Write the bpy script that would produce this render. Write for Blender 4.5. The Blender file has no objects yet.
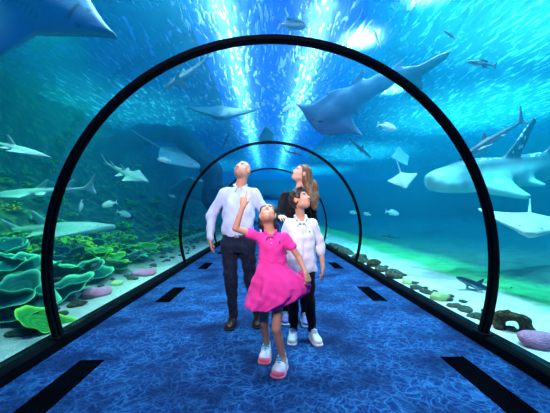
import bpy, bmesh, math, random
import numpy as np
from mathutils import Vector, Matrix, noise
R = math.radians
random.seed(7)
scene = bpy.context.scene
col = scene.collection

# ------------------------------------------------------------------ camera
CAM_H = 1.24
F = 300.0                      # focal length in pixels of the 550 px wide frame
cam_d = bpy.data.cameras.new('camera')
cam_d.sensor_width = 36.0
cam_d.lens = 36.0 * F / 550.0
cam_d.clip_start = 0.05
cam_d.clip_end = 200
cam = bpy.data.objects.new('camera', cam_d)
col.objects.link(cam)
cam.location = (0, 0, CAM_H)
cam.rotation_euler = (R(90 + 1.25), 0, R(-1.15))
scene.camera = cam

# ------------------------------------------------------------------ world, view
scene.view_settings.view_transform = 'Standard'
scene.view_settings.look = 'None'
scene.view_settings.gamma = 1
scene.view_settings.exposure = 0.0
scene.view_settings.use_curve_mapping = False
scene.cycles.volume_bounces = 0
scene.cycles.max_bounces = 8
scene.cycles.diffuse_bounces = 2
scene.cycles.glossy_bounces = 3
scene.cycles.transparent_max_bounces = 24
scene.cycles.sample_clamp_indirect = 4
scene.cycles.caustics_reflective = False
scene.cycles.caustics_refractive = False
world = bpy.data.worlds.new('world')
scene.world = world
world.use_nodes = True
world.node_tree.nodes['Background'].inputs['Color'].default_value = (0.001, 0.03, 0.55, 1)
world.node_tree.nodes['Background'].inputs['Strength'].default_value = 2.4

# ------------------------------------------------------------------ lights
def area(name, loc, target, sx, sy, power, color, spread=180):
    d = bpy.data.lights.new(name, 'AREA')
    d.shape = 'RECTANGLE'; d.size = sx; d.size_y = sy
    d.energy = power; d.color = color; d.spread = R(spread)
    o = bpy.data.objects.new(name, d); col.objects.link(o)
    o.location = loc
    o.rotation_euler = (Vector(target) - Vector(loc)).to_track_quat('-Z', 'Y').to_euler()
    return o
def spot(name, loc, target, power, color, ang=120, blend=1.0, rad=0.15):
    d = bpy.data.lights.new(name, 'SPOT')
    d.energy = power; d.color = color; d.spot_size = R(ang); d.spot_blend = blend; d.shadow_soft_size = rad
    o = bpy.data.objects.new(name, d); col.objects.link(o)
    o.location = loc
    o.rotation_euler = (Vector(target) - Vector(loc)).to_track_quat('-Z', 'Y').to_euler()
    return o
WATER_Z = 5.6
# coloured spots added high over the water to light its haze
for (x, y, z, pw, c, an) in ((7.2, 5, 11, 11000, (.16, .98, .95), 84), (9.5, 13, 11, 12000, (.14, .96, .95), 88), (7, 22, 11, 11000, (.15, .85, 1), 85),
                         (5, 31, 11, 16000, (.1, .8, 1), 90), (-5, 28, 11, 6000, (.1, .7, 1), 90), (-6, 13, 10, 2400, (.08, .85, .8), 90), (-5.5, 4.0, 8.5, 1200, (.05, 1, .50), 95)):
    spot('haze_fill', (x, y, z), (x * .95, y, 0), pw, c, an, 0.8, 0.35)
# two continuous rows of strip lamps close above the water, and floods near the front
area('strip_lamp_left', (-1.0, 16, WATER_Z + .32), (-1.0, 16, 0), .12, 26, 900, (.8, .95, 1.0))
area('strip_lamp_right', (1.15, 18, WATER_Z + .32), (1.15, 18, 0), .12, 24, 900, (.8, .95, 1.0))
for (x, y, pw) in ((-1.25, 3.1, 900), (-1.3, 4.1, 900), (-1.25, 5.2, 900), (2.3, 2.7, 900), (2.9, 3.7, 1500), (2.5, 4.9, 1300), (3.2, 5.6, 1500), (2.3, 7.4, 900)):
    spot('flood_lamp', (x, y, WATER_Z + 0.45), (x, y, 0), pw, (1.0, 0.97, 0.95), 118, 1.0, 0.12)
spot('bed_fill', (4.6, 4.5, WATER_Z + .7), (3.0, 4.2, 0), 520, (.75, 1, .95), 75, 1.0, .15)  # added fill spots that brighten the sand and corals, no real fixtures
spot('bed_fill', (4.6, 10.5, WATER_Z + .7), (3.0, 10, 0), 1100, (.6, 1, .95), 80, 1.0, .15)
spot('bed_fill', (-3.6, 3.2, WATER_Z + .7), (-2.9, 3.2, 0), 900, (.5, 1, .6), 60, 1.0, .15)
spot('bed_fill', (-4.3, 5.6, WATER_Z + .7), (-3.5, 5.2, 0), 3000, (.6, 1, .30), 50, 1.0, .15)
# added light that brightens the far end wall, not a ceiling fixture
area('far_wall_fill', (0, 40.5, 2.6), (0, 42.5, 0.8), 2.5, 1, 160, (.3, .9, 1.0))
# the photographer's soft light in the tunnel
area('photo_light', (-0.35, 0.35, 2.45), (0.0, 3.2, 1.45), 0.8, 0.8, 31, (1.0, 0.91, 0.87), 80)

# ------------------------------------------------------------------ helpers
def P(px, py, Y):
    """world point seen at a pixel of the 550x413 frame at depth Y"""
    return Vector(((px - 269.0) / F * Y, Y, CAM_H - (py - 213.0) / F * Y))
def ground(px, py, z=0.0):
    Y = F * (CAM_H - z) / (py - 213.0)
    return Vector(((px - 269.0) / F * Y, Y, z))
def tag(o, label=None, cat=None, group=None, kind=None):
    if label: o['label'] = label
    if cat: o['category'] = cat
    if group: o['group'] = group
    if kind: o['kind'] = kind
    return o
def empty(name, loc=(0, 0, 0), rz=0.0):
    o = bpy.data.objects.new(name, None); col.objects.link(o)
    o.location = loc; o.rotation_euler = (0, 0, rz); o.empty_display_size = 0.1
    return o
def link_mesh(name, me, mat=None, parent=None):
    o = bpy.data.objects.new(name, me); col.objects.link(o)
    if mat is not None and not me.materials: me.materials.append(mat)
    if parent is not None:
        o.parent = parent
        o.matrix_parent_inverse = Matrix.Identity(4)
    return o
def mesh_from(name, verts, faces, smooth=True):
    me = bpy.data.meshes.new(name)
    me.from_pydata([tuple(v) for v in verts], [], [tuple(f) for f in faces])
    if smooth: me.polygons.foreach_set('use_smooth', [True] * len(me.polygons))
    me.update()
    return me
def bm_obj(name, bm, mat, parent=None, smooth=False):
    me = bpy.data.meshes.new(name)
    bmesh.ops.recalc_face_normals(bm, faces=bm.faces)
    bm.to_mesh(me); bm.free()
    if smooth: me.polygons.foreach_set('use_smooth', [True] * len(me.polygons))
    return link_mesh(name, me, mat, parent)
def add_box(bm, x0, x1, y0, y1, z0, z1, bevel=0.0):
    r = bmesh.ops.create_cube(bm, size=1.0)
    vs = r['verts']
    for v in vs:
        v.co = Vector(((x0 + x1) / 2 + v.co.x * (x1 - x0), (y0 + y1) / 2 + v.co.y * (y1 - y0), (z0 + z1) / 2 + v.co.z * (z1 - z0)))
    if bevel:
        es = list({e for v in vs for e in v.link_edges})
        bmesh.ops.bevel(bm, geom=es, offset=bevel, segments=2, affect='EDGES')

# ------------------------------------------------------------------ materials
def new_mat(name):
    m = bpy.data.materials.new(name); m.use_nodes = True
    nt = m.node_tree; nt.nodes.clear()
    out = nt.nodes.new('ShaderNodeOutputMaterial')
    return m, nt, out
def N(nt, t, **kw):
    n = nt.nodes.new(t)
    for k, v in kw.items():
        if k in n.inputs: n.inputs[k].default_value = v
        else: setattr(n, k, v)
    return n
def L(nt, a, b): nt.links.new(a, b)
def ramp(nt, fac, stops, interp='LINEAR'):
    n = nt.nodes.new('ShaderNodeValToRGB')
    cr = n.color_ramp; cr.interpolation = interp
    while len(cr.elements) < len(stops): cr.elements.new(0.5)
    for e, (p, c) in zip(cr.elements, stops):
        e.position = p; e.color = tuple(c) + (1,) if len(c) == 3 else c
    L(nt, fac, n.inputs['Fac'])
    return n
def basic(name, c1, c2=None, scale=6.0, rough=0.6, bump=0.0, bscale=None, spec=0.3, metal=0.0, detail=4, dist=0.01, stretch=None, sheen=0.0):
    """noise-mottled principled material in object space"""
    m, nt, out = new_mat(name)
    b = N(nt, 'ShaderNodeBsdfPrincipled', Roughness=rough, Metallic=metal)
    b.inputs['Specular IOR Level'].default_value = spec
    if sheen: b.inputs['Sheen Weight'].default_value = sheen
    tc = N(nt, 'ShaderNodeTexCoord')
    src = tc.outputs['Object']
    if stretch:
        mp = N(nt, 'ShaderNodeMapping'); mp.inputs['Scale'].default_value = stretch
        L(nt, src, mp.inputs['Vector']); src = mp.outputs['Vector']
    nz = N(nt, 'ShaderNodeTexNoise', Scale=scale, Detail=detail); L(nt, src, nz.inputs['Vector'])
    c2 = c2 or tuple(x * 0.75 for x in c1)
    rp = ramp(nt, nz.outputs['Fac'], [(0.35, c2), (0.65, c1)])
    L(nt, rp.outputs['Color'], b.inputs['Base Color'])
    if bump:
        n2 = N(nt, 'ShaderNodeTexNoise', Scale=bscale or scale * 4, Detail=6); L(nt, src, n2.inputs['Vector'])
        bp = N(nt, 'ShaderNodeBump', Strength=bump, Distance=dist); L(nt, n2.outputs['Fac'], bp.inputs['Height'])
        L(nt, bp.outputs['Normal'], b.inputs['Normal'])
    L(nt, b.outputs['BSDF'], out.inputs['Surface'])
    return m
def painted(name, rough=0.5, spec=0.35, sss=0.0, noise_amt=0.08, scale=40):
    """colour from the painted 'Col' attribute, slightly mottled"""
    m, nt, out = new_mat(name)
    b = N(nt, 'ShaderNodeBsdfPrincipled', Roughness=rough)
    b.inputs['Specular IOR Level'].default_value = spec
    at = N(nt, 'ShaderNodeAttribute'); at.attribute_name = 'Col'
    tc = N(nt, 'ShaderNodeTexCoord'); nz = N(nt, 'ShaderNodeTexNoise', Scale=scale, Detail=3)
    L(nt, tc.outputs['Object'], nz.inputs['Vector'])
    hs = N(nt, 'ShaderNodeHueSaturation')
    mr = N(nt, 'ShaderNodeMapRange'); mr.inputs['To Min'].default_value = 1 - noise_amt; mr.inputs['To Max'].default_value = 1 + noise_amt
    L(nt, nz.outputs['Fac'], mr.inputs['Value']); L(nt, mr.outputs['Result'], hs.inputs['Value'])
    L(nt, at.outputs['Color'], hs.inputs['Color']); L(nt, hs.outputs['Color'], b.inputs['Base Color'])
    L(nt, b.outputs['BSDF'], out.inputs['Surface'])
    return m

# ------------------------------------------------------------------ implicit surfaces (surface nets)
class Field:
    def __init__(s, lo, hi, h):
        s.h = h; s.lo = np.array(lo, float) - 3 * h
        n = np.ceil((np.array(hi, float) + 3 * h - s.lo) / h).astype(int) + 1
        s.n = n; s.v = np.full(tuple(n), 1.0, np.float32)
    def _box(s, lo, hi):
        a = np.clip(np.floor((np.array(lo) - s.lo) / s.h).astype(int), 0, s.n - 1)
        b = np.clip(np.ceil((np.array(hi) - s.lo) / s.h).astype(int) + 1, 1, s.n)
        if np.any(b <= a): return None, None
        ax = [s.lo[i] + s.h * np.arange(a[i], b[i]) for i in range(3)]
        X, Y, Z = np.meshgrid(*ax, indexing='ij')
        return (slice(a[0], b[0]), slice(a[1], b[1]), slice(a[2], b[2])), np.stack([X, Y, Z], -1)
    def _mix(s, sl, d, k, op):
        o = s.v[sl]
        if op == 'add':
            if k > 0:
                h = np.maximum(k - np.abs(o - d), 0) / k
                r = np.minimum(o, d) - h * h * k * 0.25
            else: r = np.minimum(o, d)
        elif op == 'sub':
            d = -d
            if k > 0:
                h = np.maximum(k - np.abs(o - d), 0) / k
                r = np.maximum(o, d) + h * h * k * 0.25
            else: r = np.maximum(o, d)
        s.v[sl] = r
    def cone(s, a, b, r1, r2=None, k=0.02, op='add', flat=None):
        """tapered capsule; flat=(normal, factor) squashes it along normal"""
        r2 = r1 if r2 is None else r2
        a = np.array(a, float); b = np.array(b, float); m = max(r1, r2) + k + 3 * s.h
        sl, p = s._box(np.minimum(a, b) - m, np.maximum(a, b) + m)
        if sl is None: return s
        ba = b - a; L2 = max(float(ba @ ba), 1e-9)
        q = p - a
        t = np.clip((q @ ba) / L2, 0, 1)
        w = q - t[..., None] * ba
        if flat is not None:
            nrm = np.array(flat[0], float); nrm /= np.linalg.norm(nrm)
            c = w @ nrm
            w = w + (c * (1 / flat[1] - 1))[..., None] * nrm
            d = (np.sqrt((w ** 2).sum(-1)) - (r1 + (r2 - r1) * t)) * (flat[1] ** 0.5)
        else:
            d = np.sqrt((w ** 2).sum(-1)) - (r1 + (r2 - r1) * t)
        s._mix(sl, d, k, op); return s
    def chain(s, pts, rs, k=0.02):
        for i in range(len(pts) - 1): s.cone(pts[i], pts[i + 1], rs[i], rs[i + 1], k)
        return s
    def ell(s, c, r, M=None, k=0.02, op='add', power=2.0):
        """ellipsoid, M = 3x3 with rows the local axes"""
        c = np.array(c, float); r = np.array(r, float)
        m = (max(r) + k + 3 * s.h) * (1.0 if power <= 2 else 1.35)
        sl, p = s._box(c - m, c + m)
        if sl is None: return s
        q = p - c
        if M is not None: q = q @ np.array(M, float).T
        u = np.abs(q / r)
        if power == 2.0:
            f = np.sqrt((u ** 2).sum(-1)); g = np.sqrt(((q / r ** 2) ** 2).sum(-1)) + 1e-9
            d = f * (f - 1) / g
        else:
            f = ((u ** power).sum(-1)) ** (1 / power); d = (f - 1) * min(r)
        s._mix(sl, d, k, op); return s
    def zloft(s, st, k=0.02, op='add', folds=None, power=2.0):
        """st rows: z, cx, cy, a, b ; horizontal ellipses blended in z. folds(theta, z)-> radial factor"""
        st = np.array(sorted(st), float)
        z0, z1 = st[0, 0], st[-1, 0]
        A = max(st[:, 3].max(), st[:, 4].max()) * 1.2 + k
        sl, p = s._box([st[:, 1].min() - A, st[:, 2].min() - A, z0 - k - 3 * s.h], [st[:, 1].max() + A, st[:, 2].max() + A, z1 + k + 3 * s.h])
        if sl is None: return s
        z = np.clip(p[..., 2], z0, z1)
        # smooth (cubic) interpolation through stations
        def ip(c):
            zz = st[:, 0]; yy = st[:, c]
            if len(zz) < 3: return np.interp(z, zz, yy)
            fine = np.linspace(z0, z1, 200); lin = np.interp(fine, zz, yy)
            w = max(3, int(200 / len(zz) / 2) | 1); ker = np.hanning(w + 2)[1:-1]; ker /= ker.sum()
            pad = np.pad(lin, w // 2, mode='reflect', reflect_type='odd')
            return np.interp(z, fine, np.convolve(pad, ker, 'valid'))
        cx, cy, a, b = ip(1), ip(2), np.maximum(ip(3), .004), np.maximum(ip(4), .004)
        x = p[..., 0] - cx; y = p[..., 1] - cy
        if folds is not None:
            fac = folds(np.arctan2(y / b, x / a), z); a = a * fac; b = b * fac
        f = ((np.abs(x / a) ** power + np.abs(y / b) ** power)) ** (1 / power)
        d = (f - 1) * np.minimum(a, b)
        dz = np.maximum(z0 - p[..., 2], p[..., 2] - z1)
        d = np.where(dz > 0, np.sqrt(np.maximum(d, 0) ** 2 + dz ** 2), np.maximum(d, dz) if False else d)
        d = np.where((dz <= 0) & (d < 0), np.maximum(d, dz), d)
        s._mix(sl, d, k, op); return s
    def xloft(s, st, k=0.02, op='add'):
        """st rows: x, cy, cz, a(y half), b(z half), power"""
        st = np.array(sorted(st), float)
        x0, x1 = st[0, 0], st[-1, 0]
        A = st[:, 3].max() + k; B = st[:, 4].max() + k
        sl, p = s._box([x0 - k - 3 * s.h, st[:, 1].min() - A - .02, st[:, 2].min() - B - .02], [x1 + k + 3 * s.h, st[:, 1].max() + A + .02, st[:, 2].max() + B + .02])
        if sl is None: return s
        x = np.clip(p[..., 0], x0, x1)
        def ip(c): return np.interp(x, st[:, 0], st[:, c])
        a, b = np.maximum(ip(3), 1e-3), np.maximum(ip(4), 1e-3)
        y = p[..., 1] - ip(1); z = p[..., 2] - ip(2)
        f = np.sqrt((y / a) ** 2 + (z / b) ** 2)
        d = (f - 1) * np.minimum(a, b)
        dx = np.maximum(x0 - p[..., 0], p[..., 0] - x1)
        d = np.where(dx > 0, np.sqrt(np.maximum(d, 0) ** 2 + dx ** 2), d)
        s._mix(sl, d, k, op); return s
    def plate(s, poly, org, ux, uy, t0, t1, k=0.01, bend=0.0):
        """flat polygon (2-D points in the ux,uy frame at org) with thickness t0 at y=0 down to t1 at the far end"""
        org = np.array(org, float); ux = np.array(ux, float); uy = np.array(uy, float)
        ux /= np.linalg.norm(ux); uy -= ux * (uy @ ux); uy /= np.linalg.norm(uy); nz = np.cross(ux, uy)
        pw = np.array([org + ux * q[0] + uy * q[1] + nz * bend * q[1] ** 2 for q in poly])
        m = max(t0, t1) + k + 3 * s.h
        sl, p = s._box(pw.min(0) - m, pw.max(0) + m)
        if sl is None: return s
        q = p - org; X = q @ ux; Y = q @ uy; Z = q @ nz - bend * Y ** 2
        d2 = np.full(X.shape, 1e9); inside = np.zeros(X.shape, bool)
        pl = [tuple(v) for v in poly]
        for i in range(len(pl)):
            (x1, y1), (x2, y2) = pl[i], pl[(i + 1) % len(pl)]
            ex, ey = x2 - x1, y2 - y1
            t = np.clip(((X - x1) * ex + (Y - y1) * ey) / (ex * ex + ey * ey + 1e-12), 0, 1)
            d2 = np.minimum(d2, (X - x1 - t * ex) ** 2 + (Y - y1 - t * ey) ** 2)
            cr = ((y1 > Y) != (y2 > Y)) & (X < ex * (Y - y1) / (ey + 1e-12 * (ey == 0) + (ey == 0) * 1e-9) + x1)
            inside ^= cr
        dd = np.sqrt(d2); sd = np.where(inside, -dd, dd)
        ymax = max(abs(q[1]) for q in poly)
        th = t0 + (t1 - t0) * np.clip(np.abs(Y) / ymax, 0, 1)
        ed = np.clip(-sd / (3 * th), 0, 1)           # thin towards the rim
        th = th * (0.35 + 0.65 * np.sqrt(ed))
        dz = np.abs(Z) - th
        d = np.where(sd > 0, np.sqrt(sd ** 2 + np.maximum(dz, 0) ** 2), dz)
        s._mix(sl, d, k, 'add'); return s
    def noise(s, amp, freq, seed=0, axis=(1, 1, 1)):
        """displace the surface with a sum of sines (cloth folds, lumps)"""
        rs = np.random.RandomState(seed)
        ax = [s.lo[i] + s.h * np.arange(s.n[i]) for i in range(3)]
        sel = np.abs(s.v) < 0.06
        idx = np.argwhere(sel)
        p = s.lo + idx * s.h
        tot = np.zeros(len(p))
        for i in range(5):
            w = rs.normal(size=3) * np.array(axis) ; w = w / (np.linalg.norm(w) + 1e-9) * freq * (0.6 + 0.9 * rs.rand())
            tot += np.sin(p @ w + rs.rand() * 6.28 + 0.8 * np.sin(p @ (w[[1, 2, 0]] * .7)))
        s.v[sel] += (tot * amp / 2.2).astype(np.float32)
        return s
    def inset(s, amt, lo, hi, holes=(), soft=.02):
        """thin the figure where clothing covers it: inside the box lo..hi but not within the holes (centre, radius)"""
        sel = s.v < .05
        p = s.lo + np.argwhere(sel) * s.h
        w = np.ones(len(p))
        for i in range(3): w *= np.clip((p[:, i] - lo[i]) / soft, 0, 1) * np.clip((hi[i] - p[:, i]) / soft, 0, 1)
        for c, r in holes: w *= np.clip((np.linalg.norm(p - np.array(c), axis=1) - r) / soft, 0, 1)
        s.v[sel] += (w * amt).astype(np.float32)
        return s
    def shell(s, t, zmax):
        zz = s.lo[2] + s.h * np.arange(s.n[2]); m = zz < zmax
        s.v[:, :, m] = np.maximum(s.v[:, :, m], -(s.v[:, :, m] + t)); return s
    def cut(s, pt, nrm):
        """remove everything on the side the normal points to"""
        ax = [s.lo[i] + s.h * np.arange(s.n[i]) for i in range(3)]
        nrm = np.array(nrm, float); nrm /= np.linalg.norm(nrm); pt = np.array(pt, float)
        d = ((ax[0] - pt[0]) * nrm[0])[:, None, None] + ((ax[1] - pt[1]) * nrm[1])[None, :, None] + ((ax[2] - pt[2]) * nrm[2])[None, None, :]
        s.v = np.maximum(s.v, d.astype(np.float32)); return s
    def mesh(s, name='m', relax=1):
        v = s.v; h = s.h
        v[0], v[-1] = 1, 1; v[:, 0], v[:, -1] = 1, 1; v[:, :, 0], v[:, :, -1] = 1, 1
        sg = v < 0
        nx, ny, nz = v.shape
        cs = sg[:-1, :-1, :-1].astype(np.int8)
        tot = np.zeros_like(cs)
        for i in (0, 1):
            for j in (0, 1):
                for k in (0, 1):
                    tot += sg[i:nx - 1 + i, j:ny - 1 + j, k:nz - 1 + k]
        act = (tot > 0) & (tot < 8)
        cell = np.argwhere(act)
        idx = np.full(act.shape, -1, np.int64); idx[act] = np.arange(len(cell))
        cr = [(i, j, k) for i in (0, 1) for j in (0, 1) for k in (0, 1)]
        vals = {c: v[cell[:, 0] + c[0], cell[:, 1] + c[1], cell[:, 2] + c[2]] for c in cr}
        acc = np.zeros((len(cell), 3)); cnt = np.zeros(len(cell))
        for c in cr:
            for a in range(3):
                if c[a] == 0:
                    e = list(c); e[a] = 1; e = tuple(e)
                    va, vb = vals[c], vals[e]
                    x = (va < 0) != (vb < 0)
                    t = np.where(x, va / np.where(x, va - vb, 1), 0)
                    pt = np.tile(np.array(c, float), (len(cell), 1)); pt[:, a] = t
                    acc[x] += pt[x]; cnt[x] += 1
        pos = s.lo + (cell + acc / cnt[:, None]) * h
        faces = []
        for a in range(3):
            b, c = [(1, 2), (2, 0), (0, 1)][a]
            sl0 = [slice(None)] * 3; sl1 = [slice(None)] * 3
            sl0[a] = slice(0, -1); sl1[a] = slice(1, None)
            A = sg[tuple(sl0)]; B = sg[tuple(sl1)]
            e = np.argwhere(A != B)
            ok = (e[:, b] > 0) & (e[:, c] > 0) & (e[:, b] < v.shape[b] - 1) & (e[:, c] < v.shape[c] - 1)
            e = e[ok]
            fl = A[e[:, 0], e[:, 1], e[:, 2]]
            def g(db, dc):
                q = e.copy(); q[:, b] += db; q[:, c] += dc
                return idx[q[:, 0], q[:, 1], q[:, 2]]
            q = np.stack([g(-1, -1), g(0, -1), g(0, 0), g(-1, 0)], 1)
            q[~fl] = q[~fl][:, ::-1]
            faces.append(q)
        faces = np.concatenate(faces)
        if relax:
            for _ in range(relax):
                acc = np.zeros_like(pos); cn = np.zeros(len(pos))
                for i, j in ((0, 1), (1, 2), (2, 3), (3, 0)):
                    np.add.at(acc, faces[:, i], pos[faces[:, j]]); np.add.at(cn, faces[:, i], 1)
                    np.add.at(acc, faces[:, j], pos[faces[:, i]]); np.add.at(cn, faces[:, j], 1)
                pos = pos * 0.5 + 0.5 * acc / np.maximum(cn, 1)[:, None]
        me = bpy.data.meshes.new(name)
        me.vertices.add(len(pos)); me.vertices.foreach_set('co', pos.astype(np.float32).ravel())
        me.loops.add(faces.size); me.loops.foreach_set('vertex_index', faces.astype(np.int32).ravel())
        me.polygons.add(len(faces))
        me.polygons.foreach_set('loop_start', np.arange(0, faces.size, 4, dtype=np.int32))
        me.polygons.foreach_set('loop_total', np.full(len(faces), 4, np.int32))
        me.polygons.foreach_set('use_smooth', np.ones(len(faces), bool))
        me.update(calc_edges=True); me.validate()
        me['_n'] = len(pos)
        return me, pos
def paint(me, pos, base, spots=(), fn=None):
    """spots: (centre, radius, colour[, softness]) real colour areas of the thing"""
    c = np.tile(np.array(base, float), (len(pos), 1))
    if fn is not None: c = fn(pos, c)
    for sp in spots:
        ctr, rad, cc = sp[:3]; soft = sp[3] if len(sp) > 3 else 0.3
        if np.ndim(rad) == 0: d = np.linalg.norm(pos - np.array(ctr), axis=1) / rad
        else:
            q = pos - np.array(ctr)
            if len(sp) > 4: q = q @ np.array(sp[4]).T
            d = np.sqrt(((q / np.array(rad)) ** 2).sum(1))
        w = np.clip((1 - d) / soft + 0.5, 0, 1)[:, None]
        c = c * (1 - w) + np.array(cc) * w
    at = me.color_attributes.new('Col', 'FLOAT_COLOR', 'POINT')
    at.data.foreach_set('color', np.concatenate([c, np.ones((len(c), 1))], 1).astype(np.float32).ravel())

# ------------------------------------------------------------------ the tunnel
CX, CZ = 0.045, 0.80            # axis of the round tunnel
RI = 2.08                      # inner radius of the hoops
Y0, Y1 = -3.0, 44.0
def arc_pts(r, zbase, n=64):
    a0 = math.asin((zbase - CZ) / r)
    return [(CX + r * math.cos(a0 + (math.pi - 2 * a0) * i / n), CZ + r * math.sin(a0 + (math.pi - 2 * a0) * i / n)) for i in range(n + 1)]
def arch_mesh(ri, ro, zbase, y0, y1, n=72):
    """a closed horseshoe band between two radii, between two depths"""
    a, b = arc_pts(ri, zbase, n), arc_pts(ro, zbase, n)
    V = []; Fc = []
    for (p, q) in zip(a, b):
        V += [(p[0], y0, p[1]), (q[0], y0, q[1]), (q[0], y1, q[1]), (p[0], y1, p[1])]
    for i in range(n):
        for j in range(4):
            Fc.append((4 * i + j, 4 * i + (j + 1) % 4, 4 * i + 4 + (j + 1) % 4, 4 * i + 4 + j))
    Fc += [(0, 1, 2, 3), (4 * n + 3, 4 * n + 2, 4 * n + 1, 4 * n)]
    me = mesh_from('band', V, Fc, False)
    bm = bmesh.new(); bm.from_mesh(me); bmesh.ops.recalc_face_normals(bm, faces=bm.faces); bm.to_mesh(me); bm.free()
    return me

# carpet with a printed net of light on water
m, nt, out = new_mat('carpet_water_print')
b = N(nt, 'ShaderNodeBsdfPrincipled', Roughness=0.8); b.inputs['Specular IOR Level'].default_value = 0.12
tc = N(nt, 'ShaderNodeTexCoord')
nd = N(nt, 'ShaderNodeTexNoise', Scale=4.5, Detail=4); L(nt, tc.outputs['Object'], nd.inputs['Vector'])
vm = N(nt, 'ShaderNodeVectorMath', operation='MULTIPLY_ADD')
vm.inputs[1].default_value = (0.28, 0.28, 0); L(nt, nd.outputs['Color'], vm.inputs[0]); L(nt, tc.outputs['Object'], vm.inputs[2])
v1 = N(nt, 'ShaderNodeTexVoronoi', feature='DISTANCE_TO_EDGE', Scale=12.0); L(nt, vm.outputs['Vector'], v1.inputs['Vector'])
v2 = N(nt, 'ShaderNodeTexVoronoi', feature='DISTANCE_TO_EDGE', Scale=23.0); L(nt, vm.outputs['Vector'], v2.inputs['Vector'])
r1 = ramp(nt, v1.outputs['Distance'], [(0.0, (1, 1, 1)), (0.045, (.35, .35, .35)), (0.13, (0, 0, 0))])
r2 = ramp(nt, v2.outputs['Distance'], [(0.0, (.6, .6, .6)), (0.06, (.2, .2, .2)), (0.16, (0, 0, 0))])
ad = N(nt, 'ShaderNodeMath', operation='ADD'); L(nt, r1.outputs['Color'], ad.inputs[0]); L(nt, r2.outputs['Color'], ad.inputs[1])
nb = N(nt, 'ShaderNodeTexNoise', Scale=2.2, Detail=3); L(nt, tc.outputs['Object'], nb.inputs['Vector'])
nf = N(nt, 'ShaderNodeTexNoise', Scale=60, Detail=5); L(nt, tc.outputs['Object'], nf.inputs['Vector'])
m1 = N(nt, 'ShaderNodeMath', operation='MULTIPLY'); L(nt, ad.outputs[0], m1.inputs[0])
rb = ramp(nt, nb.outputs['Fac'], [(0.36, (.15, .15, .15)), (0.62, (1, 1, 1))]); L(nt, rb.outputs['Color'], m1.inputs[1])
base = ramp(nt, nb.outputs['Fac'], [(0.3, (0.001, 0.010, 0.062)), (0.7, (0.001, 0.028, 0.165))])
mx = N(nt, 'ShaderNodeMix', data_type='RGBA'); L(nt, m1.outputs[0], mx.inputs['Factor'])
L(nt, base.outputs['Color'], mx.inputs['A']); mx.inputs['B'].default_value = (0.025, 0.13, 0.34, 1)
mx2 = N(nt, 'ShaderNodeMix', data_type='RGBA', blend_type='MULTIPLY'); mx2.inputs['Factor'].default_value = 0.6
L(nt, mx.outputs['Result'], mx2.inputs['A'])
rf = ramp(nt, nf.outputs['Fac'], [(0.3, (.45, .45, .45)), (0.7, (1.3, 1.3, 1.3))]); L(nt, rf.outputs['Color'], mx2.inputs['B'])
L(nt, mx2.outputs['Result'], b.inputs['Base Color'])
bp = N(nt, 'ShaderNodeBump', Strength=0.5, Distance=0.01); L(nt, nf.outputs['Fac'], bp.inputs['Height']); L(nt, bp.outputs['Normal'], b.inputs['Normal'])
L(nt, b.outputs['BSDF'], out.inputs['Surface'])
M_carpet = m
bm = bmesh.new(); add_box(bm, CX - 1.98, CX + 1.98, Y0, Y1, -0.12, 0.0)
tag(bm_obj('floor', bm, M_carpet), kind='structure')

M_black = basic('black_painted_steel', (0.002, 0.003, 0.007), (0.001, 0.0015, 0.003), 12, 0.5, 0.05, 80, spec=0.1)
M_curb = basic('black_curb', (0.002, 0.003, 0.006), (0.001, 0.0015, 0.003), 9, 0.8, 0.1, 60, spec=0.05)
for side, sx in (('left', -1), ('right', 1)):
    bm = bmesh.new()
    # sloped black kerb that carries the acrylic
    prof = [(1.94, 0.0), (1.94, 0.085), (1.955, 0.10), (2.09, 0.105), (2.09, -0.25), (1.94, -0.25)]
    vs0 = [bm.verts.new((CX + sx * x, Y0, z)) for x, z in prof]; vs1 = [bm.verts.new((CX + sx * x, Y1, z)) for x, z in prof]
    for i in range(len(prof)): bm.faces.new((vs0[i], vs0[(i + 1) % 6], vs1[(i + 1) % 6], vs1[i]))
    bm.faces.new(vs0); bm.faces.new(vs1[::-1])
    tag(bm_obj('baseboard_' + side, bm, M_curb), kind='structure')

# acrylic tube
m, nt, out = new_mat('clear_acrylic')
tr = N(nt, 'ShaderNodeBsdfTransparent', Color=(0.95, 0.985, 1.0, 1)); gl = N(nt, 'ShaderNodeBsdfGlossy', Roughness=0.0)
fr = N(nt, 'ShaderNodeFresnel', IOR=1.22)
ms = N(nt, 'ShaderNodeMixShader'); mm = N(nt, 'ShaderNodeMath', operation='MULTIPLY'); mm.inputs[1].default_value = 0.12
L(nt, fr.outputs['Fac'], mm.inputs[0]); L(nt, mm.outputs[0], ms.inputs['Fac'])
L(nt, tr.outputs[0], ms.inputs[1]); L(nt, gl.outputs[0], ms.inputs[2]); L(nt, ms.outputs[0], out.inputs['Surface'])
me = arch_mesh(2.125, 2.185, 0.108, Y0, Y1, 96)
me.polygons.foreach_set('use_smooth', [True] * len(me.polygons))
o = link_mesh('acrylic_tunnel', me, m); tag(o, kind='structure')
md = o.modifiers.new('edges', 'EDGE_SPLIT'); md.split_angle = R(40)

# end walls of the stretch
bm = bmesh.new(); add_box(bm, -2.3, 2.3, Y1, Y1 + .2, -.2, 3.1)
tag(bm_obj('wall_far', bm, basic('blue_paint', (0.02, 0.30, 0.60), None, 3)), kind='structure')
bm = bmesh.new(); add_box(bm, -2.3, 2.3, Y0 - .2, Y0, -.2, 3.1)
tag(bm_obj('wall_near', bm, basic('deep_blue_paint_near', (0.004, 0.03, 0.12), None, 3)), kind='structure')

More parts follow.
